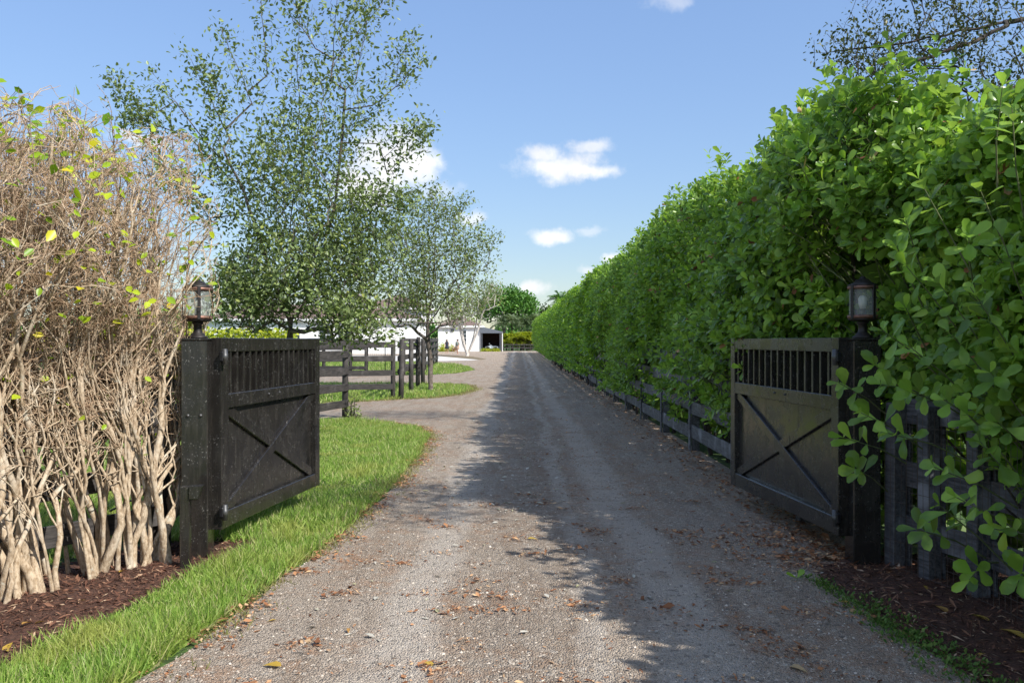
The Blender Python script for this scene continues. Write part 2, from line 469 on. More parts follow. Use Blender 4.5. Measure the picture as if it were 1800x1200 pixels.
def lathe(name, prof, mat, parent=None, seg=20, loc=(0, 0, 0), smooth=True):
    a = np.linspace(0, 2 * PI, seg, endpoint=False)
    prof = np.array(prof, float)
    V = np.stack([np.outer(prof[:, 0], np.cos(a)), np.outer(prof[:, 0], np.sin(a)), np.repeat(prof[:, 1:2], seg, 1)], -1).reshape(-1, 3)
    i, j = np.meshgrid(np.arange(len(prof) - 1), np.arange(seg), indexing='ij')
    j2 = (j + 1) % seg
    F = np.stack([i * seg + j, i * seg + j2, (i + 1) * seg + j2, (i + 1) * seg + j], -1).reshape(-1, 4)
    me = np_mesh(name, V, [F], smooth)
    o = link(name, me, mat, parent); o.location = loc
    return o
def prism(poly, y0, y1):
    """polygon in x,z pushed along y"""
    n = len(poly)
    V = [(x, y0, z) for x, z in poly] + [(x, y1, z) for x, z in poly]
    bm = bmesh.new(); vs = [bm.verts.new(v) for v in V]
    bm.faces.new(vs[:n]); bm.faces.new(vs[n:][::-1])
    for i in range(n): bm.faces.new((vs[i], vs[n + i], vs[n + (i + 1) % n], vs[(i + 1) % n]))
    bmesh.ops.recalc_face_normals(bm, faces=bm.faces)
    me = bpy.data.meshes.new('prism'); bm.to_mesh(me); bm.free()
    return me
def norm(a): return a / (np.linalg.norm(a, axis=-1, keepdims=True) + 1e-9)
def tubes(acc, polys, sides=4):
    by = {}
    for p, r in polys:
        if len(p) >= 2: by.setdefault(len(p), []).append((p, r))
    for n, lst in by.items():
        P = np.array([a for a, _ in lst], float); Rr = np.array([b for _, b in lst], float)
        T = norm(np.gradient(P, axis=1))
        mt = norm(T.mean(1))
        ref = np.where(np.abs(mt[:, 2:3]) > .8, np.array([[1., 0, 0]]), np.array([[0, 0, 1.]]))[:, None, :]
        N = norm(np.cross(T, ref)); B = np.cross(T, N)
        a = np.linspace(0, 2 * PI, sides, endpoint=False)
        V = P[:, :, None, :] + Rr[:, :, None, None] * (np.cos(a)[None, None, :, None] * N[:, :, None, :] + np.sin(a)[None, None, :, None] * B[:, :, None, :])
        m = len(lst)
        base = (np.arange(m) * n * sides)[:, None, None]
        i = np.arange(n - 1)[None, :, None]; j = np.arange(sides)[None, None, :]; j2 = (j + 1) % sides
        F = np.stack([base + i * sides + j, base + i * sides + j2, base + (i + 1) * sides + j2, base + (i + 1) * sides + j], -1).reshape(-1, 4)
        acc.add(V, [F])
def tube_obj(name, pts, r, mat, parent=None, sides=8):
    a = Acc(); pts = np.array(pts, float)
    rr = np.full(len(pts), r) if np.isscalar(r) else np.array(r)
    # closed ends
    p = np.concatenate([pts[:1], pts, pts[-1:]]); d0 = (pts[0] - pts[1]) * 1e-4; p[0] = pts[0] + d0; p[-1] = pts[-1] - (pts[-2] - pts[-1]) * 1e-4
    q = np.concatenate([[1e-4], rr, [1e-4]])
    T = [(p, q)]; tubes(a, T, sides)
    return a.obj(name, mat, parent, True)
# leaf templates: along +y, face up +z
LEAF_FINE = (np.array([(0, 0, 0), (0, .38, .0), (0, .68, -.01), (0, .9, -.03), (0, 1, -.05),
                       (-.17, .38, .05), (-.29, .68, .06), (-.22, .9, .02), (.17, .38, .05), (.29, .68, .06), (.22, .9, .02)]),
             [np.array([(0, 8, 1), (3, 10, 4), (0, 1, 5), (3, 4, 7)]), np.array([(1, 8, 9, 2), (2, 9, 10, 3), (1, 2, 6, 5), (2, 3, 7, 6)])])
LEAF_MID = (np.array([(0, 0, 0), (.2, .45, .04), (.25, .8, .04), (0, 1, -.03), (-.25, .8, .04), (-.2, .45, .04)]),
            [np.array([(0, 1, 2, 3), (0, 3, 4, 5)])])
LEAF_QUAD = (np.array([(0, 0, 0), (.28, .6, .03), (0, 1, 0), (-.28, .6, .03)]), [np.array([(0, 1, 2, 3)])])
LEAF_OVAL = (np.array([(0, 0, 0), (.23, .35, .04), (.2, .7, .03), (0, 1, -.05), (-.2, .7, .03), (-.23, .35, .04)]),
             [np.array([(0, 1, 2, 3), (0, 3, 4, 5)])])
def place(acc, tmpl, O, Dr, N, S, W=None):
    """put one template copy per row: origin O, axis Dr, face normal N, length S"""
    if len(O) == 0: return
    V0, F0 = tmpl; k = len(V0); n = len(O)
    y = norm(Dr); x = norm(np.cross(y, N)); z = np.cross(x, y)
    S = np.asarray(S, float); S = np.full(n, S) if S.ndim == 0 else S
    W = S if W is None else W
    V = O[:, None] + (V0[None, :, 0:1] * W[:, None, None]) * x[:, None] + (V0[None, :, 1:2] * S[:, None, None]) * y[:, None] + (V0[None, :, 2:3] * S[:, None, None]) * z[:, None]
    off = (np.arange(n) * k)[:, None, None]
    acc.add(V, [(f[None] + off).reshape(-1, f.shape[1]) for f in F0])
def rdir(n): return norm(rng.normal(size=(n, 3)))
def inside(P, poly):
    x, y = P[:, 0], P[:, 1]; c = np.zeros(len(P), bool); poly = np.array(poly)
    j = len(poly) - 1
    for i in range(len(poly)):
        xi, yi = poly[i]; xj, yj = poly[j]
        c ^= ((yi > y) != (yj > y)) & (x < (xj - xi) * (y - yi) / (yj - yi + 1e-12) + xi)
        j = i
    return c
def lump(P, s, seed=0):
    """cheap smooth noise in -1..1"""
    r = np.random.default_rng(seed); out = np.zeros(len(P)); w = 0
    for k in range(6):
        v = r.normal(size=3); v /= np.linalg.norm(v); f = s * (1.0 + .6 * k); a = 1 / (1 + .5 * k)
        out += a * np.sin(P @ v * f + r.uniform(0, 6.28)); w += a
    return out / w * 1.6

# ------------------------------------------------------------------ ground
def sheet(name, poly, z, mat, sub=None):
    bm = bmesh.new(); vs = [bm.verts.new((x, y, z)) for x, y in poly]
    f = bm.faces.new(vs)
    if f.normal.z < 0: f.normal_flip()
    bmesh.ops.triangulate(bm, faces=bm.faces)
    me = bpy.data.meshes.new(name); bm.to_mesh(me); bm.free()
    # keep the face up
    o = link(name, me, mat); tag(o, kind='structure'); return o
def smooth_poly(p, it=2, closed=True):
    p = np.array(p, float)
    for _ in range(it):
        q = np.roll(p, -1, 0)
        p = np.stack([p * .75 + q * .25, p * .25 + q * .75], 1).reshape(-1, 2)
    return [tuple(v) for v in p]
sheet('ground', [(-900, -300), (900, -300), (900, 1500), (-900, 1500)], 0, 'turf_soil')
edge = [(-1.95, -3), (-1.9, 2.0), (-1.76, 4.0), (-1.6, 5.5), (-1.43, 7.1), (-1.35, 9.2), (-1.36, 12), (-1.45, 14.2), (-1.8, 15.6), (-2.5, 16.5), (-3.3, 17.05), (-5, 17.35), (-16, 17.6),
        (-16, 21.2), (-5, 21.4), (-3.3, 23.0), (-2.4, 23.6), (-1.75, 25.0), (-1.42, 27.6), (-1.8, 30.2), (-2.6, 31.1), (-4, 31.4), (-16, 31.5),
        (-16, 38.6), (-6, 38.7), (-4.2, 39.2), (-3.0, 41.4), (-2.35, 46), (-2.9, 51), (-4.2, 57), (-6.5, 62), (-20, 64), (-24, 84), (-30, 127), (8, 127), (2.62, 112)]
wig = np.array(edge); 
right_edge = [(2.62, 60), (2.62, 6.0), (2.7, -3)]
drive_poly = edge + right_edge
# uneven edge between grass and gravel
ep = []
for (a, b) in zip(drive_poly, drive_poly[1:] + drive_poly[:1]):
    n = max(1, int(math.hypot(b[0] - a[0], b[1] - a[1]) / .25)) if a[1] < 60 and b[1] < 63 else 1
    for k in range(n):
        u = k / n
        ep.append((a[0] + (b[0] - a[0]) * u + random.uniform(-.035, .035) * (a[0] < 1.5), a[1] + (b[1] - a[1]) * u + random.uniform(-.03, .03)))
sheet('driveway', ep, .006, 'gravel')
path_poly = [(-8.1, 85.7), (-3.3, 69.8), (-3.6, 68.2), (-6, 65.6), (-20, 64.5), (-20, 92)]
sheet('path', path_poly, .012, 'concrete')
sheet('dirt_patch', [(-9.0, 94), (-4.6, 84), (-2.7, 72), (-3.2, 69.9), (-8.1, 86.2), (-14, 92)], .016, 'dry_dirt')
mulch_l = [(-1.98, 6.75), (-2.05, 6.4), (-2.24, 5.83), (-2.34, 4.98), (-2.53, 4.2), (-2.75, 2.5), (-5.2, 2.5), (-3.75, 5.0), (-2.95, 6.6), (-2.5, 6.9)]
sheet('mulch_bed', smooth_poly(mulch_l, 1), .010, 'mulch')
mulch_r = [(2.0, 5.9), (2.04, 5.2), (2.06, 4.7), (2.12, 4.2), (2.25, 3.2), (2.3, 1.5), (4.5, 1.5), (4.5, 6.3), (2.6, 6.4)]
sheet('mulch_bed', smooth_poly(mulch_r, 1), .014, 'mulch')

# grass, stones, litter: what nobody could count
BLADE = (np.array([(-.5, 0, 0), (.5, 0, 0), (.36, .5, .10), (-.36, .5, .10), (0, 1, .38)]), [np.array([(0, 1, 2, 3)]), np.array([(3, 2, 4)])])
def rand_in(poly, n):
    p = np.array(poly); lo, hi = p.min(0), p.max(0)
    P = rng.uniform(lo, hi, (n, 2)); return P[inside(P, poly)]
def area_box(poly): p = np.array(poly); return np.prod(p.max(0) - p.min(0))
def blades(acc, P, hgt, wid, lean=.45, z=.0):
    n = len(P); O = np.c_[P, np.full(n, z)]
    d = rng.normal(size=(n, 3)) * lean; d[:, 2] = 1
    nn = rdir(n); nn[:, 2] *= .2
    S = hgt * rng.uniform(.35, 1.35, n)
    place(acc, BLADE, O, d, nn, S, wid * rng.uniform(.7, 1.3, n))
def lawn(name, poly, density, hgt, wid, excl=(), mat='grass', thin=True, lean=.45):
    P = rand_in(poly, int(area_box(poly) * density))
    for e in excl: P = P[~inside(P, e)]
    a = Acc(); 
    q_ = np.c_[P, np.zeros(len(P))]; hh = hgt * np.clip(1 + .4 * lump(q_, 2.2, 3) + .3 * lump(q_, 9, 4), .3, 2)
    blades(a, P, hh, wid, lean)
    o = a.obj(name, mat); return o
near_l = [(-2.62, 2.6), (-2.5, 4.2), (-2.32, 4.98), (-2.22, 5.83), (-2.02, 6.4), (-1.95, 6.8), (-1.5, 6.8), (-1.63, 5.5), (-1.79, 4.0), (-1.92, 2.6)]
tag(lawn('grass', near_l, 9500, .095, .0075, lean=.55), 'long green grass strip between brown mulch and gravel drive', 'grass', kind='stuff')
mid_l = [(-2.9, 6.7), (-1.47, 6.7), (-1.38, 9.2), (-1.39, 12), (-1.48, 14.2), (-1.84, 15.5), (-2.5, 16.4), (-3.3, 16.95), (-5, 17.2), (-5.5, 6.7)]
tag(lawn('grass', mid_l, 2800, .085, .0095), 'bright green lawn behind the open gate on the sunny side', 'grass', kind='stuff')
pad_l = [(-5.5, 4.5), (-5.5, 17.2), (-14, 17.4), (-14, 4.5)]
tag(lawn('grass', pad_l, 240, .10, .022), 'green paddock grass behind the bare hedge', 'grass', kind='stuff')
behind = [(-3.1, 6.6), (-3.8, 5.1), (-5.0, 3.2), (-5.5, 3.2), (-5.5, 6.7)]
tag(lawn('grass', behind, 2500, .09, .009), 'green grass showing between the bare hedge trunks', 'grass', kind='stuff')
t1 = [(-14, 21.5), (-5, 21.7), (-3.3, 23.1), (-2.4, 23.7), (-1.8, 25.1), (-1.47, 27.6), (-1.85, 30.1), (-2.6, 31.0), (-4, 31.3), (-14, 31.4)]
tag(lawn('grass', t1, 340, .11, .022), 'rounded grass verge round the slim tree trunk', 'grass', kind='stuff')
t2 = [(-14, 38.9), (-6, 38.9), (-4.2, 39.4), (-3.0, 41.5), (-2.4, 46), (-2.95, 51), (-4.2, 56.8), (-6.5, 61.8), (-14, 63)]
tag(lawn('grass', t2, 120, .12, .042), 'far rounded grass verge before the pale concrete path', 'grass', kind='stuff')
# dry fringe along the drive
fr = Acc(); E = np.array(edge[:14])
for q0, q1 in zip(E[:-1], E[1:]):
    L = np.linalg.norm(q1 - q0)
    if q0[1] < 2: continue
    n = int(L * 900); u = rng.uniform(0, 1, n)[:, None]
    P = q0 + (q1 - q0) * u + rng.normal(size=(n, 2)) * .10 - np.array([[.06, .02]])
    P = P[lump(np.c_[P, np.zeros(n)], 4, 61) > -.3]; n = len(P)
    blades(fr, P, np.full(n, .055), .007, .9)
E = np.array(edge[14:22])
for q0, q1 in zip(E[:-1], E[1:]):
    n = int(np.linalg.norm(q1 - q0) * 260); u = rng.uniform(0, 1, n)[:, None]
    blades(fr, q0 + (q1 - q0) * u + rng.normal(size=(n, 2)) * .12, np.full(n, .07), .015, .9)
tag(fr.obj('grass', 'grass_dry'), 'dry straw-coloured grass fringe along the gravel edge', 'grass', kind='stuff')

OCT = (np.array([(1, 0, .1), (.2, .9, 0), (-.9, .3, .1), (-.4, -.8, 0), (.15, .1, .75), (.5, -.6, .1)]) , [np.array([(0, 1, 4), (1, 2, 4), (2, 3, 4), (3, 5, 4), (5, 0, 4)])])
st = Acc()
n = 38000
Yp = 3.2 + 13 * rng.uniform(0, 1, n) ** 2.0
Xp = rng.uniform(-2.2, 2.7, n)
P = np.c_[Xp, Yp]; P = P[inside(P, drive_poly) & ~inside(P, mulch_r)]
n = len(P); s = rng.gamma(3, .0012, n) + .0015
ang = rng.uniform(0, 2 * PI, n)
place(st, OCT, np.c_[P, np.full(n, .0065)], np.c_[np.cos(ang), np.sin(ang), rng.normal(0, .15, n)], np.c_[rng.normal(0, .2, (n, 2)), np.ones(n)], s, s * rng.uniform(.6, 1.2, n))
tag(st.obj('gravel', 'stones'), 'loose grey stones strewn over the drive', 'gravel', kind='stuff')

# litter: torn leaf bits in drifts
def flat_bits(acc, P, s, z, tmpl=LEAF_QUAD, tilt=.35, wide=(.5, 1.1)):
    n = len(P); a = rng.uniform(0, 2 * PI, n)
    place(acc, tmpl, np.c_[P, z + rng.uniform(0, .006, n)], np.c_[np.cos(a), np.sin(a), np.abs(rng.normal(0, tilt * .6, n))], np.c_[rng.normal(0, tilt, (n, 2)), np.ones(n)], s, s * rng.uniform(*wide, n))
lt = Acc()
n = 60000
P = np.c_[rng.uniform(-2.1, 2.6, n), 3.3 + 14 * rng.uniform(0, 1, n) ** 1.7]
w = lump(np.c_[P, np.zeros(n)], 3.1, 11) + .8 * lump(np.c_[P * np.array([1, .5]), np.zeros(n)], 1.2, 12) + .25 * (P[:, 0] > .3) - .1
keep = inside(P, drive_poly) & (rng.uniform(0, 1, n) < np.clip(w * .5 - .02, .05, .7))
P = P[keep]
flat_bits(lt, P, rng.gamma(2.5, .0052, len(P)) + .005, .009)
# small drifts
for k in range(70):
    c = np.array([rng.uniform(-1.3, 2.2), 3.7 + 6 * rng.uniform() ** 1.5]); m = rng.integers(15, 80)
    q = c + rng.normal(size=(m, 2)) * np.array([.075, .05])
    flat_bits(lt, q[inside(q, drive_poly)], rng.gamma(2.5, .007, inside(q, drive_poly).sum()) + .006, .011)
# along the grass edge and under the right fence
E = np.array(edge[2:11])
for q0, q1 in zip(E[:-1], E[1:]):
    n = int(np.linalg.norm(q1 - q0) * 420)
    P = q0 + (q1 - q0) * rng.uniform(0, 1, (n, 1)) + np.c_[rng.normal(.03, .10, n), rng.normal(0, .05, n)]
    P = P[lump(np.c_[P, np.zeros(n)], 5, 51) > -.15]; n = len(P)
    flat_bits(lt, P, rng.gamma(2.2, .009, n) + .006, .014)
n = 5200; P = np.c_[2.5 - np.abs(rng.normal(0, .3, n)), 6.2 + 50 * rng.uniform(0, 1, n) ** 1.8]
flat_bits(lt, P, rng.gamma(3, .010, n) + .008, .010)
n = 3500; P = np.c_[rng.uniform(1.2, 2.6, n), rng.uniform(4.0, 7.2, n)]; P = P[lump(np.c_[P, np.zeros(n)], 3, 21) > .0]
flat_bits(lt, P, rng.gamma(3, .007, len(P)) + .006, .010)
tag(lt.obj('leaf_litter', 'litter'), 'brown torn leaf litter drifted over the gravel', 'leaf litter', kind='stuff')
pl = Acc(); n = 430
P = np.c_[rng.normal(-.05, .55, n), 8 + 22 * rng.uniform(0, 1, n) ** 1.3]
flat_bits(pl, P, rng.uniform(.03, .085, n), .010, LEAF_OVAL, .25)
n = 500; P = np.c_[rng.uniform(-1.2, 2.4, n), 4.5 + 26 * rng.uniform(0, 1, n) ** 1.2]
flat_bits(pl, P, rng.uniform(.025, .07, n), .010, LEAF_OVAL, .25)
tag(pl.obj('leaf_litter', 'pale_leaf'), 'pale dry leaves lying along the middle of the drive', 'leaf litter', kind='stuff')
ch = Acc()
for poly, n, z in ((mulch_l, 34000, .012), (mulch_r, 26000, .016)):
    P = rand_in(poly, n); P = P[(P[:, 1] > 3.2)]
    flat_bits(ch, P, rng.gamma(3, .0085, len(P)) + .008, z, LEAF_QUAD, .5, (.22, .5))
tag(ch.obj('mulch_chips', 'chips'), 'dark reddish brown shredded bark mulch', 'mulch', kind='stuff')
# weeds between mulch and gravel
wd = Acc()
WL = np.array([(1.93, 5.75), (2.03, 5.2), (2.06, 4.7), (2.1, 4.27), (2.17, 4.0), (2.3, 3.4)])
for i, (q0, q1) in enumerate(zip(WL[:-1], WL[1:])):
    L = np.linalg.norm(q1 - q0); nc = int(L * (60 if i else 28))
    for c in q0 + (q1 - q0) * rng.uniform(0, 1, (nc, 1)) + rng.normal(size=(nc, 2)) * np.array([.055 + .012 * i, .03]):
        m = rng.integers(14, 34)
        O = np.c_[c + rng.normal(size=(m, 2)) * .028, np.abs(rng.normal(.012, .016, m)) + .012]
        d = rdir(m); d[:, 2] = np.abs(d[:, 2]) + .15
        place(wd, LEAF_QUAD, O, d, np.c_[rng.normal(0, .4, (m, 2)), np.ones(m)], rng.uniform(.012, .032, m))
tag(wd.obj('ground_weeds', 'weed'), 'low feathery green weeds edging the mulch by the gate post', 'weeds', kind='stuff')

# larger fallen leaves, one by one
FL = np_mesh('fallen_leaf', LEAF_FINE[0] * np.array([1, 1, 1.5]), LEAF_FINE[1], True); FL.materials.append(MATS['fallen_yellow'])
def fallen(px, py, s, label, group, z=.022):
    g = G(px, py); o = link('fallen_leaf', FL); o.location = (g[0], g[1], z); o.scale = (s * .75, s, s)
    o.rotation_euler = (rng.normal(0, .12), rng.normal(0, .12), rng.uniform(0, 6.28)); tag(o, label, 'leaf', group)
for px, py, s in [(1640, 1068, .11), (1700, 1083, .12), (1752, 1109, .15), (1780, 1150, .14), (1730, 1153, .06), (1620, 1032, .07), (1470, 1062, .08)]:
    fallen(px, py, s, 'yellowed fallen leaf lying on the dark mulch under the leafy hedge', 'fallen leaves on the mulch by the leafy hedge')
for px, py, s in [(52, 1102, .07), (78, 1100, .06), (110, 1118, .07), (18, 1138, .09), (150, 1062, .05), (215, 1008, .05), (10, 1155, .06)]:
    fallen(px, py, s, 'yellow fallen leaf lying on the mulch under the bare hedge', 'fallen leaves on the mulch by the bare hedge')
for px, py, s in [(468, 1097, .055), (612, 1117, .05), (460, 1175, .10), (1420, 1185, .11), (740, 1168, .07), (945, 950, .08), (850, 865, .09)]:
    fallen(px, py, s, 'curled tan fallen leaf lying on the gravel drive', 'fallen leaves on the drive', .012)

# ------------------------------------------------------------------ gates
LZ = [.19, .315, 1.088, 1.196, 1.516, 1.62]       # bottom rail, panel, mid rail, slats, top rail
def gate(name, hinge, tip, side, nslat, label, bottom):
    """side: +1 when the face towards the drive is local -y"""
    hx, hy = hinge; tx, ty = tip
    L = math.hypot(tx - hx, ty - hy)
    g = empty(name, (hx, hy, 0), math.atan2(ty - hy, tx - hx))
    tag(g, label, 'gate')
    dz = bottom - LZ[0]
    z = [bottom] + [v for v in LZ[1:]]
    T = .09; W = .11
    f = -side          # drive face direction along local y
    box('hinge_stile', (W / 2, 0, (z[0] + z[5]) / 2), (W, T, z[5] - z[0]), 'black_paint', g)
    box('lock_stile', (L - W / 2, 0, (z[0] + z[5]) / 2), (W, T, z[5] - z[0]), 'black_paint', g)
    mid = L / 2; ln = L - 2 * W
    box('top_rail', (mid, 0, (z[4] + z[5]) / 2 - .002), (ln, T - .006, z[5] - z[4]), 'black_paint', g)
    box('mid_rail', (mid, 0, (z[2] + z[3]) / 2), (ln, T - .004, z[3] - z[2]), 'black_paint', g)
    box('bottom_rail', (mid, 0, (z[0] + z[1]) / 2 + .002), (ln, T - .006, z[1] - z[0]), 'black_paint', g)
    # three boards make the recessed panel
    for k in range(3):
        w = ln / 3
        box('panel_board', (W + w * (k + .5), -f * .012, (z[1] + z[2]) / 2), (w - .004, .022, z[2] - z[1] - .002), 'black_paint', g, bev=.003)
    PH = z[2] - z[1]; bw = .085; s = bw / math.cos(math.atan2(PH, ln)); sx = bw / math.sin(math.atan2(PH, ln))
    for k in (0, 1):
        poly = [(0, 0), (sx * .5, 0), (ln, PH - s * .5), (ln, PH), (ln - sx * .5, PH), (0, s * .5)]
        if k: poly = [(x, PH - zz) for x, zz in poly][::-1]
        y0, y1 = f * -.001, f * (.028 - .003 * k)
        o = link('brace', prism(poly, min(y0, y1), max(y0, y1)), 'black_paint', g); o.location = (W, 0, z[1])
        bv = o.modifiers.new('b', 'BEVEL'); bv.width = .004; bv.segments = 1
    sp = ln / nslat
    for k in range(nslat):
        box('slat', (W + sp * (k + .5), f * -.002, (z[3] + z[4]) / 2), (.028, T - .014, z[4] - z[3] + .004), 'black_paint', g, bev=.003)
    for k in (0, 1):
        q = link('rail_bolt', box_mesh(.018, .016, .018, 'galvanised', .005), None, g); q.location = (mid - .18 + k * .22, f * .047, (z[2] + z[3]) / 2 + .01)
    for zh in (z[5] - .14, z[0] + .135):
        h = box('hinge', (-.012, f * .055, zh), (.05, .035, .075), 'dark_steel', g, bev=.008)
        q = lathe('hinge_barrel', [(0, -.06), (.019, -.058), (.019, -.02), (.022, -.018), (.022, .018), (.019, .02), (.019, .055), (0, .058)], 'galvanised', h, 10)
        q.location = (0, f * .02, 0)
        box('hinge_plate', (.05, -f * .004, 0), (.075, .012, .085), 'dark_steel', h, bev=.003)
        for bz in (-.025, .025):
            box('hinge_bolt', (.065, f * .005, bz), (.014, .012, .014), 'galvanised', h, bev=.004)
    return g
def gate_post(x, y, rz, hgt, label):
    g = empty('gate_post', (x, y, 0), rz); tag(g, label, 'post')
    box('shaft', (0, 0, hgt / 2 - .1), (.19, .19, hgt + .2), 'black_paint', g, bev=.006)
    box('cap', (0, 0, hgt + .008), (.205, .205, .016), 'black_paint', g, bev=.005)
    return g
def lantern(x, y, z, label):
    g = empty('post_lantern', (x, y, z)); tag(g, label, 'lantern')
    lathe('base', [(0, 0), (.07, 0), (.07, .012), (.052, .02), (.048, .032), (.036, .04), (.034, .045)], 'bronze', g)
    lathe('stem', [(.034, .045), (.030, .06), (.030, .10), (.042, .108), (.040, .118), (.028, .122)], 'bronze', g)
    lathe('tray', [(0, .118), (.07, .122), (.098, .13), (.10, .142), (0, .142)], 'bronze', g)
    lathe('band', [(.092, .142), (.104, .142), (.104, .165), (.092, .165)], 'copper', g)
    lathe('glass', [(.093, .164), (.093, .352)], 'seeded_glass', g, 28)
    lathe('band', [(.092, .352), (.104, .352), (.104, .373), (.092, .373)], 'copper', g)
    lathe('roof', [(0, .372), (.098, .372), (.098, .384), (.06, .40), (.045, .42), (.022, .426), (.02, .44), (0, .446)], 'bronze', g)
    for k in range(4):
        a = k * PI / 2 + .45 + PI
        box('strap', (.1045 * math.cos(a), .1045 * math.sin(a), .257), (.006, .024, .24), 'bronze', g, (0, 0, a), .002)
    lathe('bulb_holder', [(0, .142), (.022, .142), (.022, .21), (0, .21)], 'bronze', g, 12)
    lathe('bulb', [(0.0, .21), (.018, .21), (.03, .25), (.03, .285), (.018, .305), (0, .31)], 'bulb_white', g, 14)
    return g
LP = (-2.385, 6.32); RP = (2.47, 6.15)
gate_post(*LP, R(6), 1.60, 'square black gate post with a stub photocell post before it')['label'] = 'square black gate post standing in mulch beside the bare hedge'
gate_post(*RP, R(-3), 1.60, 'square black gate post half covered by the leafy hedge')
for o in [c for c in COL.objects if c.name.startswith('gate_post') and c.location.x < 0]:
    tube_obj('stay_rod', [(-.07, .1, .62), (-.75, .35, .28)], .008, 'dark_steel', o)
    for dx in (-.045, .045):
        lathe('bolt_head', [(0, 0), (.014, 0), (.012, .01), (0, .013)], 'galvanised', o, 8).matrix_local = Matrix.Translation((dx, -.095, 1.05)) @ Matrix.Rotation(R(90), 4, 'X')
gate('driveway_gate', (-2.255, 6.34), (-1.99, 8.33), 1, 16, 'open black gate leaf with crossed braces standing over sunlit grass', .19)
gate('driveway_gate', (2.345, 6.17), (2.125, 8.40), -1, 15, 'open black gate leaf with crossed braces in the shade of the leafy hedge', .19)
lantern(LP[0], LP[1], 1.616, 'round copper-banded lantern on the gate post by the bare hedge')
lantern(RP[0], RP[1], 1.616, 'round copper-banded lantern on the gate post by the leafy hedge')
p = empty('photocell_post', (-2.335, 5.96, 0), R(8)); tag(p, 'short black photocell post with hooded box before the gate post', 'post')
box('post', (0, 0, .23), (.065, .065, .7), 'black_paint', p, bev=.005)
box('bracket', (.055, 0, .50), (.06, .05, .03), 'black_paint', p, bev=.003)
o = link('hood', prism([(0, 0), (.06, 0), (.085, .085), (0, .085)], -.045, .045), 'black_paint', p); o.location = (.033, 0, .497)

# ------------------------------------------------------------------ fences
def fence(name, label, pts, zs, bh=.15, post=.12, ph=1.42, round_post=True, mat='weathered_black_wood', pmat='post_wood', batten=False, side=1, group=None, jit=.012, skip=()):
    g = empty(name, (pts[0][0], pts[0][1], 0)); tag(g, label, 'fence', group)
    o0 = Vector((pts[0][0], pts[0][1], 0))
    key = (post, ph, pmat)
    for i, (x, y) in enumerate(pts):
        if i in skip: continue
        if round_post:
            if key not in _box:
                q = lathe('post', [(0, -.3), (post / 2 * 1.03, -.3), (post / 2, ph * .5), (post / 2 * .97, ph - .015), (post / 2 * .85, ph), (0, ph + .004)], pmat, g, 10)
                _box[key] = q.data
            else: q = link('post', _box[key], None, g)
        else:
            q = link('post', box_mesh(post, post, ph + .3, pmat, .006), None, g); q.location.z = ph / 2 - .15
        q.location = (x - o0.x, y - o0.y, q.location.z); q.rotation_euler = (rng.normal(0, .006), rng.normal(0, .006), rng.uniform(0, 6.28) if round_post else math.atan2(pts[min(i + 1, len(pts) - 1)][1] - pts[max(i - 1, 0)][1], pts[min(i + 1, len(pts) - 1)][0] - pts[max(i - 1, 0)][0]))
    for (x0, y0), (x1, y1) in zip(pts[:-1], pts[1:]):
        L = math.hypot(x1 - x0, y1 - y0); a = math.atan2(y1 - y0, x1 - x0)
        nx, ny = -math.sin(a) * side, math.cos(a) * side
        off = post / 2 + .013
        for z in zs:
            q = link('board', box_mesh(round(L, 1) - .006, .024, bh, mat, .004), None, g)
            q.location = ((x0 + x1) / 2 + nx * off - o0.x, (y0 + y1) / 2 + ny * off - o0.y, z + rng.normal(0, jit))
            q.rotation_euler = (0, rng.normal(0, .004), a)
            q.scale.x = L / round(L, 1)
        if batten:
            q = link('batten', box_mesh(.095, .022, ph + .02, mat, .004), None, g)
            q.location = (x0 + nx * (off + .0245) - o0.x, y0 + ny * (off + .0245) - o0.y, ph / 2 - .0)
            q.rotation_euler = (0, 0, a)
    return g
Z4 = (.28, .62, .97, 1.32)
def line(a, b, n): return [(a[0] + (b[0] - a[0]) * k / n, a[1] + (b[1] - a[1]) * k / n) for k in range(n + 1)]
# right side: from behind the gate to the far end of the hedge
rf = [(2.56, 7.55)] + [(2.56, 9.9 + 2.47 * k) for k in range(40)]
fence('board_fence', 'grey four-board fence at the foot of the leafy hedge beside the drive', rf, (.285, .655, 1.03, 1.38), .185, .10, 1.46, False, 'grey_stained_wood', 'grey_stained_wood', True, 1)
# near wing of it, gate post towards the road
nf = [(2.66, 6.05), (2.74, 5.72), (2.86, 5.33), (2.96, 4.3), (3.05, 2.9), (3.15, 1.2)]
g = fence('board_fence', 'dark board and wire fence under the leafy hedge beside the gate post', nf, (.285, .66, 1.12), .175, .10, 1.16, False, 'grey_stained_wood', 'grey_stained_wood', True, 1)
wm = Acc(); ps = []
for (x0, y0), (x1, y1) in zip(nf[:4], nf[1:5]):
    L = math.hypot(x1 - x0, y1 - y0); n = max(2, int(L / .05))
    for k in range(n + 1):
        u = k / n; ps.append((np.array([(x0 + (x1 - x0) * u - .075, y0 + (y1 - y0) * u, .02), (x0 + (x1 - x0) * u - .075 + rng.normal(0, .004), y0 + (y1 - y0) * u, 1.1)]), np.full(2, .0016)))
    for z in np.arange(.03, 1.1, .09): ps.append((np.array([(x0 - .075, y0, z), (x1 - .075, y1, z + rng.normal(0, .004))]), np.full(2, .0016)))
tubes(wm, ps, 4)
o = wm.obj('wire_mesh', 'rusty_wire', g); o.location = (-nf[0][0], -nf[0][1], 0)
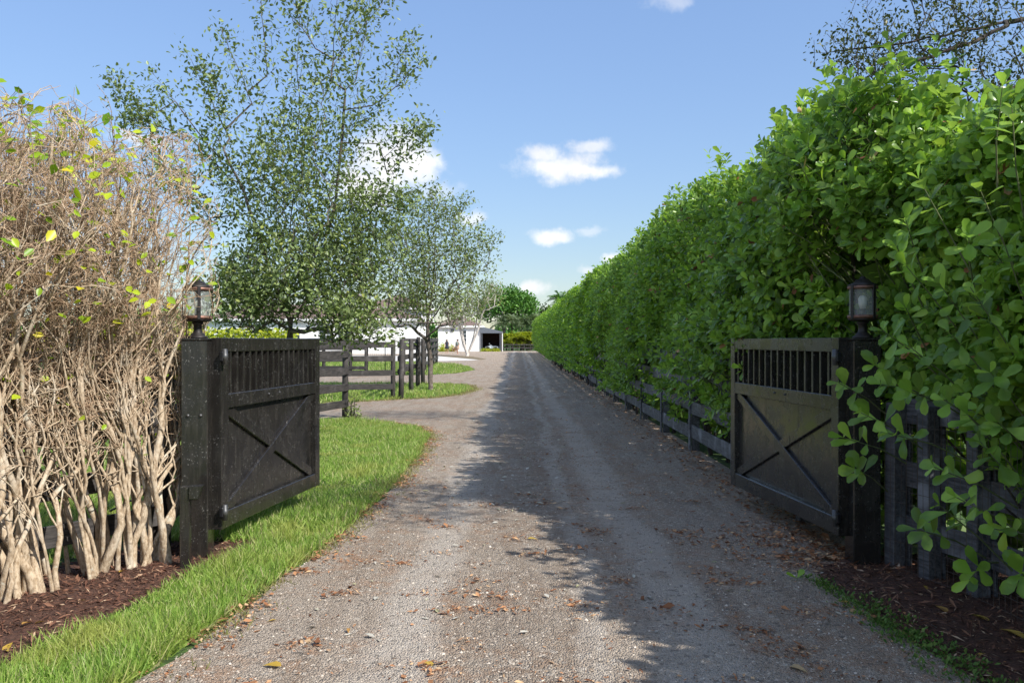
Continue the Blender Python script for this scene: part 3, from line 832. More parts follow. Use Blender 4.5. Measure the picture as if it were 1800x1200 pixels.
# left side
fence('board_fence', 'weathered dark four-board fence running behind the open sunny gate', [(-2.75, 6.55), (-3.1, 8.6), (-3.5, 10.8), (-3.95, 13.2), (-4.2, 15.6), (-3.62, 17.75)], Z4, .15, .13, 1.5, True, side=-1)
fence('board_fence', 'dark board fence behind the trunks of the bare hedge', [(-2.75, 6.45), (-3.35, 5.45), (-4.1, 4.2), (-4.9, 2.9)], Z4, .15, .12, 1.42, True, side=1)
fence('board_fence', 'dark four-board fence facing the gravel turn-in, ending at twin posts', [(-16.0, 21.2), (-13.6, 21.5), (-11.2, 21.9), (-8.6, 22.3), (-6.1, 22.75), (-3.45, 23.35)], (.33, .72, 1.10, 1.48), .155, .13, 1.62, True, side=-1)
fence('board_fence', 'dark fence of close-set posts behind the slim tree trunk', [(-3.24, 23.45), (-3.36, 26.6), (-3.46, 29.2), (-3.50, 31.1)], (.72, 1.10, 1.48), .15, .15, 1.64, True, side=1)
fence('board_fence', 'inner dark paddock fence beyond the gravel turn-in', [(-14.2, 14.0), (-11.0, 15.6), (-8.0, 16.8), (-5.4, 17.2), (-4.35, 17.6)], Z4, .15, .16, 1.5, True, side=1)
fence('board_fence', 'far dark fence crossing the paddock beside the wire gate', [(-16, 39.6), (-13.6, 39.5), (-11.2, 39.4), (-9.0, 39.3), (-7.75, 39.2), (-7.0, 39.1)], (.35, .80, 1.22, 1.55), .16, .17, 1.68, True, side=-1)
fence('board_fence', 'dark roadside fence leading on to the far grass verge', [(-5.25, 38.8), (-4.6, 39.2), (-4.75, 43.0), (-5.0, 47.5), (-5.25, 52.3), (-5.5, 57.0)], (.45, .85, 1.25, 1.6), .16, .19, 1.75, True, side=-1)
fence('board_fence', 'low dark rail fence at the far end of the drive', [(-2.6, 128), (-.9, 128.1), (.8, 128.2), (2.6, 128.3)], (.5, .95), .14, .14, 1.1, True, side=-1)
# wire paddock gate
g = empty('paddock_gate', (-6.9, 39.0, 0)); tag(g, 'thin metal paddock gate filled with wire mesh in the far fence', 'gate')
tube_obj('frame', [(0, 0, .15), (1.55, 0, .15), (1.55, 0, 1.35), (0, 0, 1.35), (0, 0, .15)], .022, 'dark_steel', g)
tube_obj('centre_bar', [(.78, 0, .15), (.78, 0, 1.35)], .02, 'dark_steel', g)
a = Acc(); ps = [(np.array([(x, 0, .15), (x, 0, 1.35)]), np.full(2, .003)) for x in np.arange(.1, 1.5, .1)] + [(np.array([(0, 0, z), (1.55, 0, z)]), np.full(2, .003)) for z in np.arange(.25, 1.3, .1)]
tubes(a, ps, 4); a.obj('wire_mesh', 'dark_steel', g)

# ------------------------------------------------------------------ house and stable
def hip_roof(name, x0, x1, y0, y1, z0, z1, parent, mat='roof_tile_brown', over=.5):
    x0 -= over; x1 += over; y0 -= over; y1 += over
    d = min((y1 - y0), (x1 - x0)) / 2
    V = [(x0, y0, z0), (x1, y0, z0), (x1, y1, z0), (x0, y1, z0)]
    if x1 - x0 >= y1 - y0: V += [(x0 + d, (y0 + y1) / 2, z1), (x1 - d, (y0 + y1) / 2, z1)]; F3 = [(0, 4, 3), (1, 2, 5)]; F4 = [(0, 1, 5, 4), (2, 3, 4, 5)]
    else: V += [((x0 + x1) / 2, y0 + d, z1), ((x0 + x1) / 2, y1 - d, z1)]; F3 = [(0, 1, 4), (2, 3, 5)]; F4 = [(1, 2, 5, 4), (3, 0, 4, 5)]
    r = link(name, np_mesh(name, V, [np.array(F3), np.array(F4), np.array([(3, 2, 1, 0)])]), mat, parent)
    for (a, b, s) in (((x0 + x1) / 2, y0 + .03, (x1 - x0, .06, .28)), ((x0 + x1) / 2, y1 - .03, (x1 - x0, .06, .28))):
        box('fascia', (a, b, z0 - .10), s, 'white_trim', r, bev=.0)
    for a in (x0 + .03, x1 - .03): box('fascia', (a, (y0 + y1) / 2, z0 - .105), (.06, y1 - y0 - .13, .28), 'white_trim', r, bev=0)
    return r
def window(x, y, z, w, h, parent, cols=2, rows=2):
    q = box('window', (x, y - .02, z), (w + .16, .08, h + .16), 'white_trim', parent, bev=0)
    pw, phh = w / cols, h / rows
    for i in range(cols):
        for j in range(rows):
            box('pane', (-w / 2 + pw * (i + .5), -.045, -h / 2 + phh * (j + .5)), (pw - .06, .02, phh - .06), 'window_glass', q, bev=0)
h = empty('house', (-22, 104, 0)); tag(h, 'white two-storey house with brown tiled roofs behind the trees', 'house')
def hb(name, x0, x1, y0, y1, z0, z1, mat='white_render'):
    return box(name, ((x0 + x1) / 2 + 22, (y0 + y1) / 2 - 104, (z0 + z1) / 2), (x1 - x0, y1 - y0, z1 - z0), mat, h, bev=0)
hb('wall', -37, -11.7, 100, 110, 0, 4.0)
hip_roof('roof', -37 + 22, -11.7 + 22, 100 - 104, 110 - 104, 4.1, 6.0, h)
hb('wall', -19, -11.2, 104.2, 113, 4.0, 5.5)
hip_roof('roof', -19 + 22, -11.2 + 22, 104.2 - 104, 113 - 104, 5.6, 7.4, h)
o = link('gable', prism([(-2.6, 0), (2.6, 0), (2.6, 1.2), (0, 2.7), (-2.6, 1.2)], 0, 6), 'white_render', h); o.location = (1.6, -1.5, 4.4)
o = link('gable_roof', prism([(-3.0, 1.15), (0, 2.85), (3.0, 1.15), (3.0, 1.4), (0, 3.1), (-3.0, 1.4)], -.3, 6.2), 'roof_tile_brown', h); o.location = (1.6, -1.5, 4.4)
for x in (-33.5, -30, -26.5, -22.6, -20.4): window(x + 22, -4, 1.9, 1.6, 2.2, h, 2, 3)
window(1.6, -1.5, 5.5, 1.1, 1.0, h)
s = empty('stable', (-8.5, 122, 0)); tag(s, 'low white stable with a dark open lean-to at the end of the drive', 'stable')
box('wall', (0, 3, 1.75), (6.1, 6, 3.5), 'white_render', s, bev=0)
hip_roof('roof', -3.05, 3.05, 0, 6, 3.66, 5.1, s, over=.35)
window(.75, 0, 1.95, .5, 2.2, s, 1, 4)
box('ac_unit', (-1.0, -.08, 3.05), (.45, .15, .35), 'slate_frame', s, bev=.02)  # small grey air-conditioning box on the wall, gives no light
l = link('lean_to', prism([(0, 2.62), (3.2, 2.62), (3.2, 2.86), (0, 3.6)], -.25, 4), 'roof_grey', s); l.location = (2.95, 0, 0)
box('stall_wall', (4.55, 3.6, 1.33), (2.9, .1, 2.6), 'stall_brown', s, bev=0)
box('stall_side', (3.10, 1.8, 1.33), (.06, 3.5, 2.6), 'stall_brown', s, bev=0)
box('stall_side', (6.02, 1.8, 1.33), (.06, 3.5, 2.6), 'stall_brown', s, bev=0)
box('pillar', (3.2, -.1, 1.31), (.22, .18, 2.62), 'slate_frame', s, bev=0)
box('pillar', (5.86, -.1, 1.31), (.22, .18, 2.62), 'slate_frame', s, bev=0)
box('pillar', (6.15, -.12, 1.31), (.12, .14, 2.62), 'white_trim', s, bev=0)
# quad bike in the lean-to
q = empty('quad_bike', (-3.75, 122.7, 0), R(160)); tag(q, 'pale quad bike parked in the dark lean-to behind low shrubs', 'quad bike')
for x in (-.6, .6):
    for y in (-.4, .4):
        w = lathe('wheel', [(.1, -.11), (.26, -.11), (.29, -.06), (.29, .06), (.26, .11), (.1, .11)], 'rubber', q, 14); w.matrix_local = Matrix.Translation((x, y, .29)) @ Matrix.Rotation(R(90), 4, 'X')
for x in (-.6, .6):
    o = link('mudguard', prism([(-.42, .5), (-.3, .68), (0, .76), (.3, .68), (.42, .5), (.38, .47), (.26, .63), (0, .71), (-.26, .63), (-.38, .47)], -.52, .52), 'pale_bodywork', q); o.location = (x, 0, 0)
o = link('body', prism([(-.5, .4), (.55, .4), (.6, .75), (.3, .95), (.05, .78), (-.5, .8)], -.16, .16), 'pale_bodywork', q)
o = link('seat', prism([(-.6, .8), (0, .79), (.02, .88), (-.6, .92)], -.15, .15), 'rubber', q)
tube_obj('handlebar', [(.3, -.38, 1.14), (.36, -.15, 1.06), (.36, .15, 1.06), (.3, .38, 1.14)], .018, 'rubber', q)
tube_obj('steering_column', [(.45, 0, .8), (.36, 0, 1.06)], .025, 'rubber', q)
lathe('headlight', [(0, 1.02), (.08, 1.04), (.1, 1.12), (.06, 1.2), (0, 1.22)], 'bulb_white', q, 12, (.5, 0, .0))

# ------------------------------------------------------------------ people
def person(loc, rz, label, joints, mat_skin, extra, cloth):
    g = empty('person', loc, rz); tag(g, label, 'person')
    me = bpy.data.meshes.new('body')
    names = list(joints); idx = {k: i for i, k in enumerate(names)}
    edges = [('pelvis', 'waist'), ('waist', 'chest'), ('chest', 'neck'), ('neck', 'chin'), ('chin', 'head'), ('head', 'crown')]
    for s in 'LR':
        edges += [('chest', 'sh' + s), ('sh' + s, 'el' + s), ('el' + s, 'wr' + s), ('wr' + s, 'ha' + s), ('pelvis', 'hip' + s), ('hip' + s, 'kn' + s), ('kn' + s, 'an' + s), ('an' + s, 'to' + s)]
    me.from_pydata([joints[k][0] for k in names], [(idx[a], idx[b]) for a, b in edges], [])
    o = link('body', me, mat_skin, g)
    sk = o.modifiers.new('skin', 'SKIN')
    for i, k in enumerate(names):
        r = joints[k][1]; me.skin_vertices[0].data[i].radius = (r, r)
    me.skin_vertices[0].data[idx['pelvis']].use_root = True
    o.modifiers.new('sub', 'SUBSURF').levels = 1; o.modifiers['sub'].render_levels = 2
    for nm, prof, mt, lc in cloth: lathe(nm, prof, mt, g, 14, lc)
    return g
def pose(step):
    return {'pelvis': ((0, 0, .92), .13), 'waist': ((0, 0, 1.06), .115), 'chest': ((0, 0, 1.3), .13), 'neck': ((0, 0, 1.45), .055), 'chin': ((0, -.01, 1.5), .06), 'head': ((0, -.015, 1.58), .085), 'crown': ((0, 0, 1.66), .06),
            'shL': ((.18, 0, 1.38), .055), 'elL': ((.24, .02, 1.12), .042), 'wrL': ((.2, -.16, .98), .032), 'haL': ((.18, -.24, .95), .035),
            'shR': ((-.18, 0, 1.38), .055), 'elR': ((-.24, .04, 1.12), .042), 'wrR': ((-.23, -.04, .88), .032), 'haR': ((-.22, -.08, .80), .035),
            'hipL': ((.09, 0, .86), .09), 'knL': ((.10, -.05 - step * .3, .48), .058), 'anL': ((.10, -step * .2, .09), .038), 'toL': ((.10, -.15 - step * .2, .03), .03),
            'hipR': ((-.09, 0, .86), .09), 'knR': ((-.10, -.02 + step * .4, .48), .058), 'anR': ((-.10, step, .09), .038), 'toR': ((-.10, step - .14, .03), .03)}
w = G(785.5, 621.5)
person((w[0], w[1], .006), R(20), 'woman with long dark hair in a dark dress standing near the white stable', pose(.12), 'skin', None,
       [('dress', [(.06, 1.45), (.2, 1.38), (.185, 1.2), (.165, 1.05), (.24, .8), (.27, .6), (.25, .6)], 'navy_cloth', (0, 0, 0)),
        ('hair', [(0, 1.72), (.09, 1.69), (.115, 1.6), (.12, 1.45), (.10, 1.3), (.05, 1.28)], 'brown_hair', (0, .045, 0))])
w = G(804, 623.5)
person((w[0], w[1], .02), R(-30), 'person in a pale green top and tan shorts beside the white tree trunks', pose(.2), 'skin', None,
       [('top', [(.06, 1.45), (.2, 1.38), (.19, 1.2), (.19, .98), (.17, .97)], 'sage_cloth', (0, 0, 0)),
        ('shorts', [(.16, 1.0), (.2, .9), (.23, .62), (.2, .61)], 'tan_cloth', (0, 0, 0)),
        ('hair', [(0, 1.72), (.09, 1.69), (.11, 1.6), (.10, 1.52), (.05, 1.5)], 'brown_hair', (0, .03, 0))])

# ------------------------------------------------------------------ leafy hedge on the right
def hedge_top(Y):
    b = 3.55 + .10 * np.sin(Y * .55) + .07 * np.sin(Y * 1.7 + 1) + .05 * np.sin(Y * 3.9)
    b = b + .22 * np.exp(-((Y - 7.9) / .8) ** 2)
    b = b + (Y > 60) * (Y - 60) * .012
    return np.where(Y < 6.6, 2.85 + .13 * np.sin(Y * 4) + np.clip(Y - 5.4, 0, 1.2) * .42, b)
def hedge_face(Y, z):
    base = np.where(Y < 6.6, 2.95 + (6.6 - Y) * .12, 2.42 - .0 * Y)
    base = np.where(Y >= 6.6, np.maximum(2.02, 2.40 - (Y - 8) * .009), base)
    up = np.clip((z - 1.0) / .5, 0, 1)
    bulge = np.where(Y < 6.6, .12 + .30 * np.clip((z - .9) / .5, 0, 1), .05)
    low = np.where(Y >= 6.6, (1 - up) * .30, 0)
    tip = np.clip((z - hedge_top(Y) + .7) / .7, 0, 1) ** 2 * .35
    return base - bulge + low + tip
hedge = empty('clusia_hedge', (2.9, 6, 0)); tag(hedge, 'tall dense green hedge of broad rounded leaves along the drive', 'hedge')
HO = np.array([2.9, 6, 0])
def hedge_sprigs(y0, y1, n, depth, seed, ypow=1.0):
    u = rng.uniform(0, 1, n)
    Y = y0 + (y1 - y0) * u ** ypow
    top = hedge_top(Y)
    z = .12 + (top - .1) * rng.uniform(0, 1, n)
    P0 = np.c_[np.zeros(n), Y, z]
    lum = lump(P0, 2.4, 31) * .17 + lump(P0, 6, 32) * .09
    f = hedge_face(Y, z)
    X = f - lum * (Y > 6.6) - lum * .6 * (Y <= 6.6) + depth * rng.uniform(0, 1, n)
    s = np.c_[-rng.uniform(.4, 1.0, n), rng.normal(0, .45, n) - .25, rng.uniform(-.1, .9, n)]
    # foliage spills out between the fence boards in rows
    ok = np.ones(n, bool)
    lowm = (z < 1.42) & (Y > 6.6)
    row = np.minimum(np.abs(z - .50), np.abs(z - .86)); row = np.minimum(row, np.abs(z - 1.22))
    frac = lump(np.c_[Y * 0, Y, z * 2], 2.1, 41)
    ok &= ~(lowm & ((row > .10) | (frac < -.5 + .45 * (z < .6)) | (rng.uniform(0, 1, n) < .1)))
    X = np.where(lowm, X - .16, X)
    okn = (Y <= 6.6) & (z < 1.15)
    frac2 = lump(np.c_[Y * 0, Y, z], 5, 43)
    ok &= ~(okn & (frac2 < .25)); ok &= ~((Y > 5.2) & (Y < 6.7) & (z < .35))
    # keep clear of the gate post, lantern and gate
    clear = (Y > 5.0) & (Y < 6.75) & (z < 2.25) & (X < 2.88)
    X = np.where(clear, 2.88 + rng.uniform(0, .25, n), X)
    return np.c_[X, Y, z][ok], norm(s)[ok]
def hedge_tops(y0, y1, n):
    Y = rng.uniform(y0, y1, n); top = hedge_top(Y)
    X = hedge_face(Y, top - .3) + rng.uniform(0.05, 1.1, n)
    z = top + rng.normal(0, .06, n) - .05
    z = z - .30 * np.clip(X - hedge_face(Y, top - .3) - .3, 0, 2)
    s = np.c_[rng.normal(-.1, .4, n), rng.normal(0, .4, n), np.full(n, 1.0)]
    return np.c_[X, Y, z], norm(s)
def sprig_leaves(P, s, size, nl, slen=.17):
    """leaves in crossed pairs up each shoot"""
    n = len(P)
    a = norm(np.cross(s, rdir(n))); b = np.cross(s, a)
    O, Dd, N, S = [], [], [], []
    ph0 = rng.uniform(0, 2 * PI, n)
    L = slen * rng.uniform(.7, 1.3, n)
    for k in range(nl):
        lev = (k // 2) / max(1, (nl // 2 - 1))
        ph = ph0 + (k // 2) * PI / 2 + (k % 2) * PI + rng.normal(0, .25, n)
        th = np.radians(82 - 42 * lev + rng.normal(0, 10, n))
        rad = np.cos(ph)[:, None] * a + np.sin(ph)[:, None] * b
        d = s * np.cos(th)[:, None] + rad * np.sin(th)[:, None]
        nn = s * np.sin(th)[:, None] - rad * np.cos(th)[:, None] + rng.normal(0, .15, (n, 3)) + np.array([0, 0, .35])
        O.append(P + s * (L * (.15 + .85 * lev))[:, None]); Dd.append(d); N.append(nn)
        S.append(size * rng.uniform(.68, 1.2, n) * (1 - .25 * (lev > .9)))
    return [np.concatenate(v) for v in (O, Dd, N, S)], L
PA, SA = hedge_sprigs(3.4, 24, 8200, .24, 1, 1.25)
PN, SN = hedge_sprigs(3.5, 6.5, 900, .25, 6)
mn = PN[:, 2] > .95
PA = np.concatenate([PA, PN[mn]]); SA = np.concatenate([SA, SN[mn]])
PB, SB = hedge_tops(3.4, 24, 1000)
stick = rng.uniform(0, 1, len(PB)) < .26
PB[stick, 2] += rng.uniform(.08, .34, stick.sum())
P = np.concatenate([PA, PB]); S_ = np.concatenate([SA, SB])
(O, Dd, N, S), Ls = sprig_leaves(P, S_, .120, 8)
# the shoots that hang over the near fence and the gate post, placed where the photograph has them
sp = []
for px, py, Y, dx, dz in [(1510, 690, 5.75, -.9, .35), (1530, 780, 5.7, -.8, .2), (1520, 830, 5.65, -.9, .35), (1560, 660, 5.5, -.8, .4), (1610, 770, 5.0, -.8, .15), (1640, 700, 4.9, -.9, .2), (1560, 745, 5.3, -.8, .3),
                         (1660, 940, 4.65, -.9, .25), (1700, 925, 4.5, -.7, .5), (1700, 840, 4.5, -.9, .3), (1760, 820, 4.4, -.6, .5), (1740, 900, 4.35, -.7, .3), (1780, 930, 4.3, -.6, .1), (1730, 760, 4.4, -.7, .5),
                         (1690, 720, 4.6, -.8, .3), (1640, 640, 4.8, -.7, .4), (1580, 600, 5.1, -.8, .4), (1700, 620, 4.6, -.7, .5), (1760, 680, 4.4, -.6, .4), (1680, 540, 4.7, -.7, .6), (1620, 500, 5.0, -.7, .6),
                         (1740, 560, 4.5, -.6, .6), (1780, 480, 4.4, -.5, .7), (1700, 440, 4.7, -.6, .7), (1600, 420, 5.1, -.6, .7), (1650, 380, 4.9, -.5, .8), (1740, 380, 4.6, -.5, .8), (1780, 270, 4.5, -.3, .9), (1750, 220, 4.6, -.2, 1),
                         (1600, 560, 5.1, -.7, .5), (1590, 680, 5.0, -.9, .1), (1720, 990, 4.4, -.5, -.1), (1790, 1000, 4.2, -.4, .1), (1775, 760, 4.3, -.6, .3), (1590, 470, 5.2, -.6, .6)]:
    sp.append((D(px, py, Y), (dx, -.45 + rng.normal(0, .25), dz)))
PH = np.array([a for a, _ in sp]); SH = norm(np.array([b for _, b in sp]))
(O2, D2, N2, S2), L2 = sprig_leaves(PH, SH, .128, 8, .2)
# the 300 largest leaves are objects of their own
px = VX + FPX * O[:, 0] / O[:, 1]; py = VY - FPX * (O[:, 2] - H) / O[:, 1]
fr_ = (px > 1250) & (px < 1790) & (py > 120) & (py < 1080) & (S / O[:, 1] > 0)
face = hedge_face(O[:, 1], O[:, 2])
front = fr_ & (O[:, 0] < face - .10)
score = np.where(front, S / O[:, 1] + .004 * (N[:, 1] < 0), 0)
pick = np.argsort(-score)[:max(0, 300 - len(O2))]
mask = np.zeros(len(O), bool); mask[pick] = True
LEAFME = np_mesh('leaf', *LEAF_FINE, True); LEAFME.materials.append(MATS['clusia'])
LEAF2 = LEAF_FINE[0] * np.array([.8, 1, 1]); LEAF2[:, 2] -= .18 * LEAF2[:, 1] ** 2
LEAF3 = LEAF_FINE[0] * np.array([1.12, .95, 1.8]); LEAF3[:, 2] += .12 * LEAF3[:, 1] ** 2; LEAF3[:, 0] += .06 * np.sin(LEAF3[:, 1] * 3)
LEAFV = [LEAFME]
for v in (LEAF2, LEAF3):
    me_ = np_mesh('leaf', v, LEAF_FINE[1], True); me_.materials.append(MATS['clusia']); LEAFV.append(me_)
def leaf_objects(O, Dd, N, S, me, parent, off, wide=1.0):
    y = norm(Dd); x = norm(np.cross(y, N)); z = np.cross(x, y)
    for o_, a, b, c, s in zip(O, x, y, z, S):
        q = link('leaf', me if not isinstance(me, list) else me[int(rng.integers(len(me)))], None, parent)
        q.matrix_basis = Matrix(((a[0] * s * wide, b[0] * s, c[0] * s, o_[0] - off[0]), (a[1] * s * wide, b[1] * s, c[1] * s, o_[1] - off[1]), (a[2] * s * wide, b[2] * s, c[2] * s, o_[2] - off[2]), (0, 0, 0, 1)))
leaf_objects(np.concatenate([O2, O[mask]]), np.concatenate([D2, Dd[mask]]), np.concatenate([N2, N[mask]]), np.concatenate([S2, S[mask]]), LEAFV, hedge, HO)
O, Dd, N, S = O[~mask], Dd[~mask], N[~mask], S[~mask]
fol = Acc()
nearm = O[:, 1] < 10.5
vr = rng.integers(0, 3, len(O))
for k, v in enumerate((LEAF_FINE[0], LEAF2, LEAF3)):
    q = nearm & (vr == k); place(fol, (v, LEAF_FINE[1]), O[q], Dd[q], N[q], S[q])
place(fol, LEAF_MID, O[~nearm], Dd[~nearm], N[~nearm], S[~nearm])
br = rng.uniform(0, 1, len(O)) < .012
bl = Acc(); place(bl, LEAF_MID, O[br] + rng.normal(0, .02, (br.sum(), 3)), Dd[br] + np.array([0, 0, -.6]), N[br], S[br] * .9)
o = bl.obj('withered_leaves', 'litter', hedge); o.location = -HO; tag(o, kind='stuff')
# deeper layers
P, s = hedge_sprigs(3.4, 24, 3400, .75, 2, 1.2)
P[:, 0] += .22
(O, Dd, N, S), _ = sprig_leaves(P, s, .12, 8)
place(fol, LEAF_MID, O, Dd, N, S)
o = fol.obj('foliage', 'clusia', hedge, True); o.location = -HO; tag(o, kind='stuff')
fol = Acc()
P, s = hedge_sprigs(-5, 3.4, 1300, .4, 5)
P2, s2 = hedge_tops(-5, 3.4, 500)
(O, Dd, N, S), _ = sprig_leaves(np.concatenate([P, P2]), np.concatenate([s, s2]), .15, 8)
place(fol, LEAF_QUAD, O, Dd, N, S * 1.25)
P, s = hedge_sprigs(24, 112, 15500, .25, 3, 1.35)
P2, s2 = hedge_tops(24, 112, 2600)
(O, Dd, N, S), _ = sprig_leaves(np.concatenate([P, P2]), np.concatenate([s, s2]), .135, 8)
place(fol, LEAF_QUAD, O, Dd, N, S * 1.1)
o = fol.obj('far_foliage', 'clusia_far', hedge); o.location = -HO; tag(o, kind='stuff')
# stems: upright trunks inside, shoots at the surface
sa = Acc(); ps = []
for P_, s_, L_ in ((PH, SH, L2), (np.concatenate([PA, PB])[:6000], np.concatenate([SA, SB])[:6000], Ls[:6000])):
    m = P_[:, 1] < 12
    for p_, d_, l_ in zip(P_[m], s_[m], L_[m]):
        b0 = p_ - d_ * .28 + np.array([.03, 0, -.08]); ps.append((np.array([b0, p_ - d_ * .08 + np.array([0, 0, -.015]), p_ + d_ * l_]), np.array([.006, .0045, .0025])))
tubes(sa, ps, 4)
o = sa.obj('shoots', 'green_stem', hedge, True); o.location = -HO; tag(o, kind='stuff')
sa = Acc(); ps = []
for Y in np.arange(3.0, 60, .55):
    x = float(hedge_face(np.array([Y]), np.array([2.0]))[0]) + .55
    for k in range(2):
        a0 = np.array([x + rng.normal(0, .1), Y + rng.normal(0, .1), 0]); pts = [a0]
        for z in np.linspace(.4, 2.7, 8): pts.append(np.array([pts[-1][0] + rng.normal(0, .06), pts[-1][1] + rng.normal(0, .07), z]))
        ps.append((np.array(pts), np.linspace(.035, .012, 9)))
        for j in range(7):
            b0 = pts[rng.integers(1, 8)]; d = norm(np.array([rng.uniform(-1, .3), rng.normal(0, .6), rng.uniform(.1, .9)])); L = rng.uniform(.2, .42)
            ps.append((np.array([b0, b0 + d * L * .5 + np.array([0, 0, .03]), b0 + d * L + np.array([0, 0, .1])]), np.array([.014, .01, .006])))
tubes(sa, ps, 5)
o = sa.obj('stems', 'dark_bark', hedge, True); o.location = -HO; tag(o, kind='stuff')
# dense heart of the hedge: oversized leaves, interior shade put into their darker green
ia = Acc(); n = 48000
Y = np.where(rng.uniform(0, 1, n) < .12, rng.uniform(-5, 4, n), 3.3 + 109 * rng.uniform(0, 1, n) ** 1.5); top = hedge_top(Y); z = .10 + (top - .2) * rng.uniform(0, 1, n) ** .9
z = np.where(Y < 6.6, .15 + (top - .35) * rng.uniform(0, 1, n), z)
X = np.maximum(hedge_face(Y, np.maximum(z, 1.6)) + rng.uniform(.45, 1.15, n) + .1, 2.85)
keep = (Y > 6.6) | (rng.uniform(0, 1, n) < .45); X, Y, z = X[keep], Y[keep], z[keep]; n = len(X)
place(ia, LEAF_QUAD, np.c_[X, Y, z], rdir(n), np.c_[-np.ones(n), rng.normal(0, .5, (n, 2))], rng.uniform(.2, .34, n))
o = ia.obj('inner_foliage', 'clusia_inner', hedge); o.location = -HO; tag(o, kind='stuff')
o = None

# ------------------------------------------------------------------ bare hedge on the left
FICL = np_mesh('leaf', LEAF_OVAL[0] * np.array([1.15, 1, 1.6]), LEAF_OVAL[1], True); FICL.materials.append(MATS['ficus_leaf'])
def shrub_top(x, y): return 3.08 - .14 * np.clip(y - 5.4, 0, 2) + .07 * math.sin(y * 5 + x * 7)
def face_x(y, z=2.5):
    if z > 1.78: return min(-.358 * y, -2.18 - (6.4 - y) * .25)
    return min(-2.28 - (6.4 - y) * (.5 if z < 1.7 else .5 - .32 * min(1, (z - 1.7) / .3)), -2.28 - (y - 6.3) * .5) - .20 * min(1, max(0, (1.75 - z) / .35))
def bare_shrub(base, nstem, label, stub=False, dens=1.0, group=None, leaves=16):
    g = empty('bare_hedge_shrub', base); tag(g, label, 'shrub', group)
    b = np.array(base); thick, mid, fine = [], [], []
    ends = []
    def grow(p, d, L, r0, r1, n, wig, up, hard=True):
        pts = [p]; d = d / np.linalg.norm(d)
        for k in range(n):
            d = d + rng.normal(0, wig, 3) + np.array([0, 0, up]); d /= np.linalg.norm(d)
            q = pts[-1] + d * L / n
            if q[2] > shrub_top(q[0], q[1]) or q[0] > face_x(q[1], q[2]) + .04 or q[1] > 6.75: 
                q = pts[-1] + np.array([-.25 * abs(d[0]), d[1] * .4, min(.5 * d[2], shrub_top(q[0], q[1]) - pts[-1][2])]) * L / n
            pts.append(q)
        return np.array(pts), np.linspace(r0, r1, n + 1)
    def along(pts, t):
        f = t * (len(pts) - 1); i = min(int(f), len(pts) - 2); u = f - i
        return pts[i] * (1 - u) + pts[i + 1] * u, pts[i + 1] - pts[i]
    for s in range(nstem):
        p0 = b + np.array([rng.normal(0, .05), rng.normal(0, .05), -.08])
        d0 = np.array([rng.normal(.03, .2), rng.normal(0, .16), 1.0])
        r0 = rng.uniform(.012, .031)
        L0 = rng.uniform(2.3, 3.1) if not (stub and s == 0) else 1.15
        pts, rad = grow(p0, d0, L0, r0, r0 * (.42 if not (stub and s == 0) else .8), 12, .12, .045)
        rad = rad * (1 + rng.normal(0, .06, len(rad))); rad[0] *= 1.3; rad[1] *= 1.08; rad *= 1 + .13 * (rng.uniform(0, 1, len(rad)) < .2)
        thick.append((pts, rad))
        for k in range(int(rng.integers(6, 9))):
            t = rng.uniform(.22, .98); q, dd = along(pts, t)
            d1 = norm(dd) + np.array([rng.normal(.12, .5), rng.normal(-.1, .5), .2])
            r1 = r0 * (1 - .6 * t) * rng.uniform(.35, .85)
            L1 = min(rng.uniform(.6, 1.3), 3.1 - q[2] + .35)
            p1, a1 = grow(q, d1, L1, r1, r1 * .35, 8, .13, .11)
            (thick if r1 > .011 else mid).append((p1, a1))
            for k2 in range(int(5 * dens)):
                q2, dd2 = along(p1, rng.uniform(.2, 1)); d2 = norm(dd2) + rng.normal(0, .55, 3) + np.array([.05, 0, .1])
                L2 = rng.uniform(.28, .6); r2 = max(.0042, r1 * .5)
                p2, a2 = grow(q2, d2, L2, r2, .002, 6, .17, .05)
                mid.append((p2, a2))
                nf = int((2 + 4.5 * min(1, max(0, (q2[2] - .7) / .9))) * dens)
                for k3 in range(nf):
                    q3, dd3 = along(p2, rng.uniform(.1, 1)); d3 = norm(dd3) * .7 + rng.normal(0, .6, 3) + np.array([.06, 0, .1])
                    p3, a3 = grow(q3, d3, rng.uniform(.10, .30), .0026, .0014, 4, .25, .02)
                    fine.append((p3, a3))
                    for k4 in range(int(rng.integers(1, 4)) if q3[2] > 1.0 else 1):
                        q4, dd4 = along(p3, rng.uniform(.2, 1)); d4 = norm(dd4) * .6 + rng.normal(0, .7, 3)
                        p4 = np.array([q4, q4 + norm(d4) * .05 + rng.normal(0, .008, 3), q4 + norm(d4) * rng.uniform(.07, .14)])
                        if p4[-1][2] < shrub_top(p4[-1][0], p4[-1][1]) + .02 and p4[-1][0] < face_x(p4[-1][1], p4[-1][2]) + .07: fine.append((p4, np.array([.0019, .0015, .001])))
                    if rng.uniform() < .5: ends.append(p3[-1])
    a = Acc(); tubes(a, thick, 9); o = a.obj('trunk', 'ficus_bark', g, True); o.location = -b
    a = Acc(); tubes(a, mid, 5); o = a.obj('branches', 'ficus_bark', g, True); o.location = -b; tag(o, kind='stuff')
    a = Acc(); tubes(a, fine, 3); o = a.obj('twigs', 'ficus_twig', g, True); o.location = -b; tag(o, kind='stuff')
